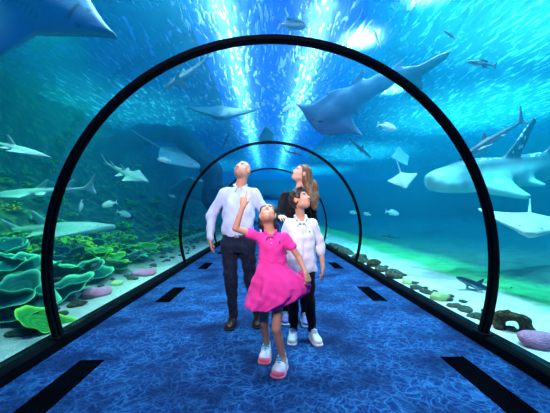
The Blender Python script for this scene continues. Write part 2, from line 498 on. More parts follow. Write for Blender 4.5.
# hoops
names = ['nearest black steel hoop arching over the whole tunnel', 'second black hoop of the tunnel, behind the family',
         'third black hoop of the tunnel, seen between the adults heads', 'fourth black hoop deep inside the tunnel']
for k in range(3):
    y = 2.78 + 4.17 * k
    root = empty('arch_hoop', (0, y, 0))
    me = arch_mesh(RI, 2.12, 0.104, 0, 0.10)
    o = link_mesh('inner_band', me, M_black, root)
    me = arch_mesh(RI - .012, RI + .0, 0.104, 0.035, 0.065)
    link_mesh('sealing_strip', me, M_curb, root)
    for sx in (-1, 1):
        bm = bmesh.new(); x = CX + sx * 1.982
        add_box(bm, x - .045, x + .045, -.03, .13, .1, .115, .004)
        bm_obj('foot_plate', bm, M_black, root)
    tag(root, names[k] if k < 4 else 'black hoop far down the tunnel beyond the fourth', 'arch', 'black tunnel hoops')

# black slots let into the carpet
M_slot = basic('black_floor_grille', (0.0015, 0.002, 0.004), None, 30, 1.0, spec=0.0)
labs = ['nearest', 'second', 'third', 'fourth', 'fifth', 'sixth', 'seventh']
for side, sx in (('left', -1), ('right', 1)):
    for k in range(6):
        y1 = 2.58 + 2.47 * k; y0 = y1 - 0.82
        root = empty('floor_grille', (CX + sx * 1.53, y0, 0))
        bm = bmesh.new()
        for (a, c, e, f) in ((-.1, -.085, 0, .82), (.085, .1, 0, .82), (-.085, .085, 0, .015), (-.085, .085, .805, .82)): add_box(bm, a, c, e, f, 0.0, .005)
        bm_obj('frame', bm, M_slot, root)
        bm = bmesh.new()
        for i in range(5): add_box(bm, -.085 + i * .034 + .003, -.085 + (i + 1) * .034 - .003, .015, .805, 0.0, .0035)
        bm_obj('slats', bm, M_slot, root)
        bm = bmesh.new(); add_box(bm, -.085, .085, .015, .805, 0.0, .0015)
        bm_obj('tray', bm, M_slot, root)
        tag(root, f'{labs[k]} black rectangular grille along the {side} side of the blue carpet', 'floor grille', 'black grilles in the carpet')

# ------------------------------------------------------------------ the water
XL, XR, YW0, YW1 = -10.0, 15.0, -5.5, 40.0
m, nt, out = new_mat('sea_water')
sc_ = N(nt, 'ShaderNodeVolumeScatter', Color=(0.01, 0.58, 0.95, 1), Density=0.06, Anisotropy=0.25)
ab = N(nt, 'ShaderNodeVolumeAbsorption', Color=(0.35, 0.86, 0.955, 1), Density=0.30)
ads = N(nt, 'ShaderNodeAddShader'); L(nt, sc_.outputs[0], ads.inputs[0]); L(nt, ab.outputs[0], ads.inputs[1])
L(nt, ads.outputs[0], out.inputs['Volume'])
n = 60
arc = arc_pts(2.20, 0.0, n)    # right to left
prof = [(XL, -0.5), (CX - 2.25, -0.5)] + arc[::-1] + [(CX + 2.25, -0.5), (XR, -0.5), (XR, WATER_Z - .02), (XL, WATER_Z - .02)]
bm = bmesh.new()
v0 = [bm.verts.new((x, YW0, z)) for x, z in prof]; v1 = [bm.verts.new((x, YW1, z)) for x, z in prof]
for i in range(len(prof)):
    j = (i + 1) % len(prof); bm.faces.new((v0[i], v0[j], v1[j], v1[i]))
c0 = bm.faces.new(v0[::-1]); c1 = bm.faces.new(v1)
bmesh.ops.triangulate(bm, faces=[c0, c1])
o = bm_obj('sea_water', bm, m); tag(o, 'clear blue sea water filling the tank around the tunnel', 'water', kind='stuff')

# rippled surface, seen from below and lit from above
m, nt, out = new_mat('rippled_water_surface')
tc = N(nt, 'ShaderNodeTexCoord')
mp = N(nt, 'ShaderNodeMapping'); mp.inputs['Rotation'].default_value = (0, 0, R(-28)); mp.inputs['Scale'].default_value = (1.0, 0.22, 1)
L(nt, tc.outputs['Object'], mp.inputs['Vector'])
n0 = N(nt, 'ShaderNodeTexNoise', Scale=1.3, Detail=2); L(nt, mp.outputs['Vector'], n0.inputs['Vector'])
va = N(nt, 'ShaderNodeVectorMath', operation='MULTIPLY_ADD'); va.inputs[1].default_value = (0.5, 0.5, 0)
L(nt, n0.outputs['Color'], va.inputs[0]); L(nt, mp.outputs['Vector'], va.inputs[2])
n1 = N(nt, 'ShaderNodeTexNoise', Scale=8.5, Detail=3, Roughness=0.6); n1.inputs['Distortion'].default_value = 0.8; L(nt, va.outputs['Vector'], n1.inputs['Vector'])
rr = ramp(nt, n1.outputs['Fac'], [(0.36, (0.10, 0.10, 0.10)), (0.56, (.22, .22, .22)), (0.60, (0.6, 0.6, 0.6)), (0.63, (1, 1, 1)), (.70, (.9, .9, .9))])  # ripple glints painted in as a thresholded noise mask
bp = N(nt, 'ShaderNodeBump', Strength=0.7, Distance=0.2); L(nt, n1.outputs['Fac'], bp.inputs['Height'])
tl = N(nt, 'ShaderNodeBsdfTranslucent', Color=(0.75, 1.0, 0.97, 1)); L(nt, bp.outputs['Normal'], tl.inputs['Normal'])
tr = N(nt, 'ShaderNodeBsdfTransparent', Color=(0.85, 0.95, 1.0, 1))
gl = N(nt, 'ShaderNodeBsdfGlossy', Roughness=0.12); gl.inputs['Color'].default_value = (.8, .9, .95, 1); L(nt, bp.outputs['Normal'], gl.inputs['Normal'])
m1 = N(nt, 'ShaderNodeMixShader'); L(nt, rr.outputs['Color'], m1.inputs['Fac']); L(nt, tr.outputs[0], m1.inputs[1]); L(nt, tl.outputs[0], m1.inputs[2])
m2 = N(nt, 'ShaderNodeMixShader'); m2.inputs['Fac'].default_value = 0.2; L(nt, m1.outputs[0], m2.inputs[1]); L(nt, gl.outputs[0], m2.inputs[2])
L(nt, m2.outputs[0], out.inputs['Surface'])
nx, ny = 90, 120
V = []; Fc = []
for j in range(ny + 1):
    for i in range(nx + 1):
        x = XL + (XR - XL) * i / nx; y = YW0 + (YW1 - YW0) * j / ny
        V.append((x, y, WATER_Z + 0.03 + 0.05 * noise.noise(Vector((x * .6, y * .35, 1)))))
for j in range(ny):
    for i in range(nx): a = j * (nx + 1) + i; Fc.append((a, a + 1, a + nx + 2, a + nx + 1))
o = link_mesh('water_surface', mesh_from('surf', V, Fc), m); tag(o, 'rippled water surface high above the tunnel, painted glint streaks under the lamps', 'water surface', kind='stuff')

# unseen dark slabs added to block the blue world except over the tunnel
for nm, a, b_ in (('sky_blocker_left', -60, -5.0), ('sky_blocker_right', 8.5, 70)):
    bm = bmesh.new(); add_box(bm, a, b_, -20, 90, 13.0, 13.3)
    tag(bm_obj(nm, bm, basic('dark_teal_blocker', (.01, .12, .13), None, 1)), kind='structure')

# tank bed: sand beside the tunnel, reef slope on the left
def bed_z(x, y):
    nv = noise.fractal(Vector((x * .55, y * .55, 3.1)), 1.0, 2.0, 4)
    nf_ = noise.fractal(Vector((x * 2.3, y * 2.3, 9.1)), 1.0, 2.0, 3)
    if x < 0:
        d = -x - 2.06
        rise = 0.0 if d < .35 else (0.16 * (d - .35) + 0.06 * (d - .35) ** 2)
        rise += 2.6 / (1 + math.exp(-(d - 4.6) * 1.5))
        rough = min(1.0, max(0.0, (d - .2) / 1.2))
        return 0.085 + rise + rough * (0.32 * nv * min(1.6, .4 + d * .4) + 0.10 * nf_) + .01 * nf_
    d = x - 2.1
    z = 0.085 + 0.015 * nv + 0.008 * nf_
    if d > 2.6: z += min(1.6, 0.10 * (d - 2.6)) + 0.2 * nv * min(1, (d - 2.6) / 3)
    return z
def bed(name, xa, xb, mat, nx, ny, y0=YW0 + .05, y1=YW1 - .05, exp=1.6):
    V = []; Fc = []
    for j in range(ny + 1):
        y = y0 + (y1 - y0) * (j / ny) ** 1.5
        for i in range(nx + 1):
            x = xa + (xb - xa) * (i / nx) ** exp
            V.append((x, y, bed_z(x, y)))
    for j in range(ny):
        for i in range(nx):
            a = j * (nx + 1) + i; f = (a, a + 1, a + nx + 2, a + nx + 1)
            Fc.append(f if xb > xa else f[::-1])
    o = link_mesh(name, mesh_from(name, V, Fc), mat); tag(o, kind='structure'); return o
# sand with a strip of green algae further out
m, nt, out = new_mat('sand_bed')
b = N(nt, 'ShaderNodeBsdfPrincipled', Roughness=0.95); b.inputs['Specular IOR Level'].default_value = 0.1
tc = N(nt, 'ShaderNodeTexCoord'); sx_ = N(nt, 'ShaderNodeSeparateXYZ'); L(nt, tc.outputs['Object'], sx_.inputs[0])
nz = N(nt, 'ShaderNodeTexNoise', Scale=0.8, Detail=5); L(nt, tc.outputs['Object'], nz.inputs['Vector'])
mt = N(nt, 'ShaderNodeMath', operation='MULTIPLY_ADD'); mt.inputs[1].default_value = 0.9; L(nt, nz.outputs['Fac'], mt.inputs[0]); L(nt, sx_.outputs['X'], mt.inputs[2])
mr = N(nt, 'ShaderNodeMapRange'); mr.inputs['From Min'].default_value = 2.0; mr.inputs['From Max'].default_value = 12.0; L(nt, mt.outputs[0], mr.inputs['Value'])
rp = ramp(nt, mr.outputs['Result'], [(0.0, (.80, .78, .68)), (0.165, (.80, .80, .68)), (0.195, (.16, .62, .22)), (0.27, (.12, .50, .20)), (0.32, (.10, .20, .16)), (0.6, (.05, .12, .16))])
nz2 = N(nt, 'ShaderNodeTexNoise', Scale=3.5, Detail=7); L(nt, tc.outputs['Object'], nz2.inputs['Vector'])
rs = ramp(nt, nz2.outputs['Fac'], [(0.3, (.55, .58, .58)), (0.6, (1, 1, 1))])
mx = N(nt, 'ShaderNodeMix', data_type='RGBA', blend_type='MULTIPLY'); mx.inputs['Factor'].default_value = .8
L(nt, rp.outputs['Color'], mx.inputs['A']); L(nt, rs.outputs['Color'], mx.inputs['B']); L(nt, mx.outputs['Result'], b.inputs['Base Color'])
nz3 = N(nt, 'ShaderNodeTexNoise', Scale=30, Detail=6); L(nt, tc.outputs['Object'], nz3.inputs['Vector'])
bp = N(nt, 'ShaderNodeBump', Strength=.5, Distance=.03); L(nt, nz3.outputs['Fac'], bp.inputs['Height']); L(nt, bp.outputs['Normal'], b.inputs['Normal'])
L(nt, b.outputs['BSDF'], out.inputs['Surface'])
M_sand = m
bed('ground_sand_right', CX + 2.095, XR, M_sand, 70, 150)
# reef rock on the left, sand near the glass, coral growth in patches
m, nt, out = new_mat('reef_rock')
b = N(nt, 'ShaderNodeBsdfPrincipled', Roughness=0.95); b.inputs['Specular IOR Level'].default_value = 0.1
tc = N(nt, 'ShaderNodeTexCoord'); sx_ = N(nt, 'ShaderNodeSeparateXYZ'); L(nt, tc.outputs['Object'], sx_.inputs[0])
nz = N(nt, 'ShaderNodeTexNoise', Scale=4.0, Detail=8, Roughness=.65); L(nt, tc.outputs['Object'], nz.inputs['Vector'])
mt = N(nt, 'ShaderNodeMath', operation='MULTIPLY_ADD'); mt.inputs[1].default_value = -0.45; L(nt, nz.outputs['Fac'], mt.inputs[0]); L(nt, sx_.outputs['X'], mt.inputs[2])
mr = N(nt, 'ShaderNodeMapRange'); mr.inputs['From Min'].default_value = -3.1; mr.inputs['From Max'].default_value = -2.3; L(nt, mt.outputs[0], mr.inputs['Value'])
rock = ramp(nt, nz.outputs['Fac'], [(0.35, (.006, .022, .020)), (0.5, (.03, .10, .07)), (0.6, (.10, .26, .08)), (0.72, (.30, .42, .12))])
mx = N(nt, 'ShaderNodeMix', data_type='RGBA'); L(nt, mr.outputs['Result'], mx.inputs['Factor']); L(nt, rock.outputs['Color'], mx.inputs['A']); mx.inputs['B'].default_value = (.62, .66, .58, 1)
L(nt, mx.outputs['Result'], b.inputs['Base Color'])
bp = N(nt, 'ShaderNodeBump', Strength=1, Distance=.12); L(nt, nz.outputs['Fac'], bp.inputs['Height']); L(nt, bp.outputs['Normal'], b.inputs['Normal'])
L(nt, b.outputs['BSDF'], out.inputs['Surface'])
M_reef = m
bed('ground_reef_left', CX - 2.095, XL, M_reef, 90, 170)
# far rock faces of the tank
M_tankwall = basic('tank_wall_rock', (.02, .10, .14), (.006, .04, .07), .7, .95, 1.0, 3.0, .1, dist=.3)
for nm, a in (('wall_tank_left', (XL - .3, XL, YW0, YW1, -.5, WATER_Z)), ('wall_tank_right', (XR, XR + .3, YW0, YW1, -.5, WATER_Z)),
              ('wall_tank_back', (XL, XR, YW1, YW1 + .3, -.5, WATER_Z))):
    if nm == 'wall_tank_back':
        for s2, (a0, a1) in (('wall_tank_back_left', (XL, -2.3)), ('wall_tank_back_right', (2.3, XR))):
            bm = bmesh.new(); add_box(bm, a0, a1, YW1, YW1 + .3, -.5, WATER_Z); tag(bm_obj(s2, bm, M_tankwall), kind='structure')
        bm = bmesh.new(); add_box(bm, -2.3, 2.3, YW1, YW1 + .3, 3.0, WATER_Z); tag(bm_obj('wall_tank_back_top', bm, M_tankwall), kind='structure')
    else:
        bm = bmesh.new(); add_box(bm, *a); tag(bm_obj(nm, bm, M_tankwall), kind='structure')

# ------------------------------------------------------------------ people
M_skin = painted('skin', 0.48, 0.35, noise_amt=0.05, scale=60)
def frame(fwd, side=None):
    """rows: wearer's left, forward, up"""
    f = Vector(fwd).normalized()
    up0 = Vector((0, 0, 1))
    r = f.cross(up0).normalized(); u = r.cross(f).normalized()   # r = wearer's right
    M = np.array([-r, f, u])
    if side:
        c, s = math.cos(side), math.sin(side)
        l, uu = M[0].copy(), M[2].copy()
        M[0] = c * l + s * uu; M[2] = -s * l + c * uu
    return M
def hp(c, M, s, x, y, z):
    return np.array(c, float) + s * (x * M[0] + y * M[1] + z * M[2])
def head_sdf(fd, c, M, s, smile=False, child=False):
    q = lambda x, y, z: hp(c, M, s, x, y, z)
    fd.ell(q(0, -.012, .03), [.076 * s, .096 * s, .090 * s], M, k=.02 * s)
    fd.ell(q(0, .030, -.035), [.060 * s, .066 * s, .078 * s], M, k=.03 * s)
    fd.ell(q(0, .052, -.088), [.034 * s, .034 * s, .026 * s], M, k=.03 * s)
    for e in (-1, 1):
        fd.ell(q(e * .040, .048, -.030), [.024 * s, .030 * s, .026 * s], M, k=.02 * s)     # cheeks
        fd.ell(q(e * .050, .018, -.070), [.018 * s, .034 * s, .024 * s], M, k=.02 * s)     # jaw corners
    fd.ell(q(0, .076, .026), [.052 * s, .016 * s, .012 * s], M, k=.014 * s)                # brow
    for e in (-1, 1):
        fd.ell(q(e * .031, .099, .004), [.018 * s, .014 * s, .012 * s], M, k=.012 * s, op='sub')
        fd.ell(q(e * .031, .074, .004), [.015 * s, .0145 * s, .014 * s], M, k=.003 * s)
    fd.cone(q(0, .086, .012), q(0, .108, -.030), .0075 * s, .0115 * s, k=.012 * s)         # nose
    for e in (-1, 1): fd.ell(q(e * .011, .098, -.034), [.008 * s] * 3, M, k=.006 * s)
    w = .030 if smile else .023
    fd.ell(q(0, .092, -.058), [w * s, .010 * s, .0055 * s], M, k=.005 * s)
    fd.ell(q(0, .089, -.073 if smile else -.068), [w * .9 * s, .010 * s, .006 * s], M, k=.005 * s)
    for e in (-1, 1):
        fd.ell(q(e * .077, -.012, -.006), [.009 * s, .019 * s, .032 * s], M, k=.006 * s)
        fd.ell(q(e * .086, -.008, -.004), [.005 * s, .010 * s, .018 * s], M, k=.004 * s, op='sub')
def face_paint(c, M, s, brow, lip, skin, smile=False, iris=(.05, .03, .02), cheek=(.75, .30, .24)):
    q = lambda x, y, z: hp(c, M, s, x, y, z)
    sp = []
    for e in (-1, 1):
        sp.append((q(e * .045, .07, -.035), .026 * s, cheek, 1.4))
        sp.append((q(e * .031, .092, .004), np.array([.014, .016, .0065]) * s, (.75, .74, .74), .25, M))
        sp.append((q(e * .031, .092, .005), np.array([.0065, .016, .0065]) * s, iris, .2, M))
        sp.append((q(e * .031, .094, .0115), np.array([.018, .014, .0045]) * s, tuple(x * .5 for x in brow), .4, M))
        sp.append((q(e * .033, .092, .026), np.array([.023, .022, .0075]) * s, brow, .4, M))
        sp.append((q(e * .007, .103, -.043), .0045 * s, tuple(x * .35 for x in skin), .5))
    w = .030 if smile else .024
    sp.append((q(0, .098, -.063), np.array([w, .016, .013 if smile else .009]) * s, lip, .3, M))
    if smile: sp.append((q(0, .098, -.0645), np.array([w * .8, .018, .0065]) * s, (.85, .83, .80), .25, M))
    else: sp.append((q(0, .098, -.0635), np.array([w * .8, .018, .0018]) * s, tuple(x * .4 for x in lip), .4, M))
    return sp
def hand_sdf(fd, wrist, d, palm, s=1.0, curls=(.5, .5, .5, .5), thumb='in', side=1, spread=.06, tcurl=.3):
    """five-fingered hand. d: wrist->knuckles, palm: palm-facing direction, side: +1 puts the thumb along d x palm. curl angles in radians per joint"""
    d = np.array(d, float); d /= np.linalg.norm(d)
    n = np.array(palm, float); n -= d * (n @ d); n /= np.linalg.norm(n)
    t = np.cross(d, n) * side; w = np.array(wrist, float)
    fd.ell(w + d * .045 * s, [.040 * s, .050 * s, .016 * s], np.array([t, d, n]), k=.012 * s, power=2.5)
    fd.cone(w - d * .01 * s, w + d * .03 * s, .025 * s, .026 * s, k=.015 * s, flat=(n, .7))
    Ls = [.078, .086, .080, .062]; out = []
    for i in range(4):
        off = (1.5 - i) * .0205
        b = w + d * (.082 - abs(i - 1.2) * .004) * s + t * off * s
        a = (1.5 - i) * spread
        dd = d * math.cos(a) + t * math.sin(a); r = (.0088 - .0006 * (i == 3)) * s
        cur = b.copy(); ang = 0; pts = [w + d * .03 * s + t * off * .8 * s, b]; rs = [.012 * s, r * 1.1]
        for j, fr_ in enumerate((.46, .30, .24)):
            ang += curls[i] * (1.0 if j else .8)
            cur = cur + (dd * math.cos(ang) + n * math.sin(ang)) * Ls[i] * fr_ * s
            pts.append(cur.copy()); rs.append(r * (1.0 - .09 * (j + 1)))
        fd.cone(pts[0], pts[1], rs[0], rs[1], k=.008 * s)
        for j in range(1, 4): fd.cone(pts[j], pts[j + 1], rs[j], rs[j + 1], k=.0035 * s)
        out.append(cur)
    b = w + d * .022 * s + t * .026 * s + n * .006 * s
    td = d * .72 + t * .62 + n * tcurl; td /= np.linalg.norm(td)
    p1 = b + td * .036 * s; td2 = d * .95 + t * (.15 - tcurl * .5) + n * tcurl * 1.3; td2 /= np.linalg.norm(td2)
    p2 = p1 + td2 * .032 * s; p3 = p2 + (td2 * .8 + n * tcurl) * .026 * s
    fd.cone(b, p1, .015 * s, .0115 * s, k=.012 * s); fd.cone(p1, p2, .0112 * s, .0100 * s, k=.004 * s); fd.cone(p2, p3, .0100 * s, .0082 * s, k=.004 * s)
    return out
def traps(f, neck, l, r, rn, rs, k=.03):
    for a in (l, r):
        f.cone(neck + V3(0, 0, -.012), a + (neck - a) * .12, rn, rs, k=k)
V3 = lambda *a: np.array(a, float)
def build(name, fd, mat, root, base=None, spots=(), fn=None, relax=1, loc=None):
    me, pos = fd.mesh(name, relax)
    if base is not None: paint(me, pos, base, spots, fn)
    o = link_mesh(name, me, mat, root)
    if root is not None: me.transform(Matrix.Translation(-Vector(root.location)))
    return o
def shoe(name, root, heel, toe, w, hgt, mats, sole_mat, laces=None, toe_mat=None, collar_r=.036):
    """heel, toe: points on the floor"""
    heel = np.array(heel, float); toe = np.array(toe, float)
    d = toe - heel; Ln = np.linalg.norm(d[:2]); d = d / np.linalg.norm(d); n = np.array([0, 0, 1.0]); n -= d * (n @ d); n /= np.linalg.norm(n); sd = np.cross(d, n)
    M = np.array([sd, d, n])
    lo = np.minimum(heel, toe) - .08; hi = np.maximum(heel, toe) + np.array([.08, .08, .17])
    at = lambda a, z: heel + d * a * Ln + n * z
    f = Field(lo, hi, .004)
    f.ell(at(.20, .045), [w * .42, Ln * .23, .045], M, k=.02, power=2.4)
    f.ell(at(.50, .040), [w * .45, Ln * .33, .040], M, k=.02, power=2.4)
    f.ell(at(.76, .034), [w * .50, Ln * .23, .034], M, k=.02, power=2.4)
    f.cone(at(.22, .05), at(.24, hgt), w * .36, collar_r, k=.02)
    f.cone(at(.45, .06), at(.3, hgt * .85), w * .28, w * .30, k=.02)
    f.cone(at(.24, hgt + .02), at(.24, hgt - .02), collar_r * .75, collar_r * .6, k=.006, op='sub')
    f.cut(at(0, .012), -n)
    up = build(name, f, mats, root)
    f = Field(lo, hi, .004)
    f.ell(at(.22, .012), [w * .46, Ln * .25, .016], M, k=.01, power=3)
    f.ell(at(.50, .012), [w * .46, Ln * .36, .016], M, k=.01, power=3)
    f.ell(at(.76, .012), [w * .54, Ln * .26, .016], M, k=.01, power=3)
    f.cut(at(0, 0), -n); f.cut(at(0, .024), n)
    so = build('sole', f, sole_mat, root); so.parent = up; so.matrix_parent_inverse = Matrix.Identity(4)
    if toe_mat:
        f = Field(lo, hi, .004)
        f.ell(at(.84, .030), [w * .50, Ln * .17, .033], M, k=.01, power=2.2); f.cut(at(0, .018), -n)
        tc_ = build('toe_cap', f, toe_mat, root); tc_.parent = up; tc_.matrix_parent_inverse = Matrix.Identity(4)
    if laces:
        f = Field(lo, hi, .003)
        for i in range(4):
            a = .40 + .075 * i; z = .093 - .012 * i - .0 * i
            z = .1035 - .0105 * i
            f.cone(at(a, z) - sd * w * .22 + n * -.012, at(a + .02, z + .002), .0062, .0062, k=.002)
            f.cone(at(a + .02, z + .002), at(a, z) + sd * w * .22 + n * -.012, .0062, .0062, k=.002)
        f.cone(at(.37, .112), at(.37, .106) + sd * .03 - n * .008, .007, .005, k=.002); f.cone(at(.37, .112), at(.37, .106) - sd * .03 - n * .008, .007, .005, k=.002)
        lc = build('laces', f, laces, root); lc.parent = up; lc.matrix_parent_inverse = Matrix.Identity(4)
    return up
def button_row(root, pts, r, mat, nrm=(0, -1, 0)):
    for p in pts:
        bm = bmesh.new()
        q = bmesh.ops.create_uvsphere(bm, u_segments=10, v_segments=6, radius=r)
        for v in q['verts']: v.co = Vector((v.co.x, v.co.y * .45, v.co.z)) + Vector(p) - root.location
        bm_obj('button', bm, mat, root, True)

def cloth(name, c, c2=None, scale=14, rough=.85, sheen=.03, weave=300, bump=.25):
    return basic(name, c, c2 or tuple(x * .85 for x in c), scale, rough, bump, weave, .15, dist=.002, sheen=sheen)
M_shirt = cloth('pale_blue_cotton', (.50, .56, .80), (.44, .51, .74))
M_white = cloth('white_cotton', (.72, .71, .78), (.66, .66, .74))
M_jeans = cloth('dark_navy_denim', (.012, .018, .045), (.006, .010, .026), 25, weave=500)
M_blackj = cloth('black_denim', (.006, .007, .012), (.004, .004, .008), 25)
M_blackk = cloth('black_knit', (.008, .008, .012), (.004, .004, .007), 40)
M_pink = cloth('hot_pink_pique', (.80, .045, .33), (.74, .035, .29), 10)
M_brown = basic('dark_brown_leather', (.035, .014, .010), (.018, .008, .006), 20, .4, .1, 90, .5)
M_sole = basic('dark_rubber', (.012, .010, .010), None, 20, .7)
M_wsole = basic('white_rubber', (.72, .72, .74), (.62, .62, .66), 20, .6)
M_wshoe = basic('white_sneaker_leather', (.78, .76, .80), (.68, .66, .72), 16, .5, .1, 90)
M_lace = basic('white_lace', (.85, .85, .88), None, 30, .8)
M_btn = basic('pearl_button', (.8, .8, .85), None, 20, .25, spec=.6)
M_belt = basic('black_belt_leather', (.008, .008, .010), None, 30, .4, spec=.5)
M_metal = basic('brushed_buckle', (.55, .50, .42), None, 30, .3, metal=1.0)
M_navylogo = basic('navy_thread', (.02, .02, .08), None, 30, .8)
SK_M = (.56, .27, .19); SK_W = (.66, .35, .27); SK_B = (.54, .27, .185); SK_G = (.47, .225, .15)
V3 = lambda *a: np.array(a, float)

# ============ the man
root = empty('person', (-.30, 3.38, 0))
tag(root, 'bald man in pale blue shirt and dark jeans standing left, looking up', 'person', None)
HC = np.array(P(242.6, 170.6, 3.36)); HM = frame((-.38, -.72, .62), .05); hs = 1.0
sh = lambda px, py, Y: np.array(P(px, py, Y))
neck0 = V3(-.320, 3.40, 1.54)
lsA, leA, lwA = V3(-.512, 3.38, 1.458), V3(-.655, 3.42, 1.205), V3(-.652, 3.34, .955)
rsA, reA, rwA = V3(-.158, 3.38, 1.458), V3(-.035, 3.45, 1.20), V3(-.065, 3.32, .99)
hipL, kneeL, ankL = V3(-.440, 3.38, .93), V3(-.425, 3.36, .50), V3(-.400, 3.42, .09)
hipR, kneeR, ankR = V3(-.255, 3.38, .93), V3(-.205, 3.37, .50), V3(-.130, 3.47, .09)
f = Field([-.76, 3.10, 0.03], [.14, 3.62, 1.88], .0055)
head_sdf(f, HC, HM, hs)
f.cone(neck0, hp(HC, HM, 1, 0, -.035, -.055), .060, .056, k=.03)
f.zloft([(.86, -.345, 3.38, .165, .105), (1.02, -.348, 3.38, .155, .10), (1.2, -.342, 3.38, .155, .105), (1.38, -.335, 3.38, .17, .105), (1.48, -.332, 3.39, .12, .07), (1.52, -.325, 3.40, .055, .05)], k=.04)
for a, e, w in ((lsA, leA, lwA), (rsA, reA, rwA)):
    f.cone(a, e, .052, .042, k=.03); f.cone(e, w, .042, .028, k=.01)
tL = hand_sdf(f, lwA, (.10, -.10, -1), (.9, .25, 0), 1.0, (.22, .28, .32, .38), side=-1, spread=.03)
tR = hand_sdf(f, rwA, (.05, -.3, -.9), (-.9, .3, 0), 1.0, (.3, .35, .4, .4), side=1, spread=.03)
for h_, k_, a_ in ((hipL, kneeL, ankL), (hipR, kneeR, ankR)):
    f.cone(h_, k_, .080, .052, k=.05); f.cone(k_, a_, .052, .036, k=.01)
f.inset(.022, (-1, 3, .05), (1, 4, 1.505), [(lwA + V3(.0, 0, -.09), .12), (rwA + V3(0, 0, -.09), .12)])
stub = (.30, .17, .13)
q = lambda x, y, z: hp(HC, HM, 1, x, y, z)
sp = [(q(0, -.03, .075), np.array([.082, .095, .055]), (.50, .29, .22), .6, HM),
      (q(0, .055, -.080), np.array([.055, .06, .042]), stub, .9, HM)] + face_paint(HC, HM, 1, (.10, .05, .035), (.50, .18, .15), SK_M)
build('body', f, M_skin, root, SK_M, sp)
# shirt
def man_folds(th, z): return 1 + .022 * np.sin(5 * th + 9 * z) * np.clip((1.32 - z) * 4, .2, 1) + .016 * np.sin(9 * th - 22 * z)
f = Field([-.76, 3.18, .90], [.12, 3.62, 1.60], .0055)
f.zloft([(.985, -.350, 3.38, .170, .115), (1.04, -.350, 3.38, .185, .128), (1.10, -.347, 3.38, .182, .128), (1.25, -.340, 3.38, .182, .128), (1.36, -.335, 3.385, .180, .122), (1.46, -.333, 3.39, .135, .095), (1.52, -.328, 3.40, .075, .065)], k=.03, folds=man_folds)
traps(f, V3(-.325, 3.40, 1.512), lsA, rsA, .050, .058)
for a, e, w in ((lsA, leA, lwA), (rsA, reA, rwA)):
    f.cone(a + V3(0, 0, -.005), e, .062, .054, k=.02); f.cone(e, w + (e - w) * .10, .056, .042, k=.015)
    wd = (e - w) / np.linalg.norm(e - w)
    f.cone(w + wd * .055, w + wd * .012, .040, .040, k=.004)
f.noise(.0055, 44, 3, (1, 1, .5))
f.cone(neck0 + V3(0, -.03, .02), hp(HC, HM, 1, 0, -.035, -.055), .056, .062, k=.006, op='sub')
build('shirt', f, M_shirt, root)
f = Field([-.45, 3.26, 1.468], [-.20, 3.52, 1.618], .004)
for e in (-1, 1):
    f.cone(V3(-.323 + e * .036, 3.318, 1.522), V3(-.330 + e * .050, 3.290, 1.472), .011, .005, k=.008)
f.cone(V3(-.39, 3.38, 1.553), V3(-.37, 3.44, 1.573), .014, .014, k=.01); f.cone(V3(-.37, 3.44, 1.573), V3(-.28, 3.44, 1.573), .014, .014, k=.01); f.cone(V3(-.28, 3.44, 1.573), V3(-.255, 3.38, 1.553), .014, .014, k=.01)
f.cone(V3(-.39, 3.38, 1.553), V3(-.330, 3.305, 1.500), .012, .006, k=.006); f.cone(V3(-.255, 3.38, 1.553), V3(-.324, 3.305, 1.500), .012, .006, k=.006)
build('collar', f, M_shirt, root)
f = Field([-.37, 3.22, .99], [-.30, 3.36, 1.53], .004)
f.chain([V3(-.325, 3.30, 1.498), V3(-.334, 3.262, 1.38), V3(-.340, 3.252, 1.25), V3(-.346, 3.252, 1.10), V3(-.348, 3.256, 1.00)], [.012] * 5, k=.004)
build('placket', f, M_shirt, root)
button_row(root, [(-.331, 3.246, 1.40), (-.336, 3.240, 1.31), (-.340, 3.238, 1.22), (-.345, 3.238, 1.13), (-.347, 3.240, 1.045)], .006, M_btn)
# belt and jeans
f = Field([-.56, 3.2, .94], [-.14, 3.56, 1.03], .005)
f.zloft([(.972, -.348, 3.38, .172, .120), (1.004, -.349, 3.38, .172, .120)], k=.005)
build('belt', f, M_belt, root)
bm = bmesh.new(); add_box(bm, -.375, -.325, 3.252, 3.262, .972, 1.004, .003)
for v in bm.verts: v.co -= root.location
bm_obj('buckle', bm, M_metal, root)
f = Field([-.60, 3.16, .05], [-.02, 3.62, 1.0], .0055)
f.zloft([(.80, -.345, 3.38, .168, .118), (.88, -.346, 3.38, .180, .125), (.985, -.348, 3.38, .168, .116)], k=.02)
for h_, k_, a_ in ((hipL, kneeL, ankL), (hipR, kneeR, ankR)):
    f.cone(h_ + V3(0, 0, -.04), k_, .102, .070, k=.035); f.cone(k_, a_ + V3(0, 0, -.005), .070, .052, k=.015)
f.noise(.006, 45, 5)
f.cut(V3(0, 0, .99), (0, 0, 1)); f.cut(V3(0, 0, .062), (0, 0, -1))
build('jeans', f, M_jeans, root)
for a_, tx in ((ankL, -.425), (ankR, -.128)):
    shoe('shoe', root, (a_[0], a_[1] + .055, 0), (tx, a_[1] - .235, 0), .098, .075, M_brown, M_sole, laces=M_belt, collar_r=.042)

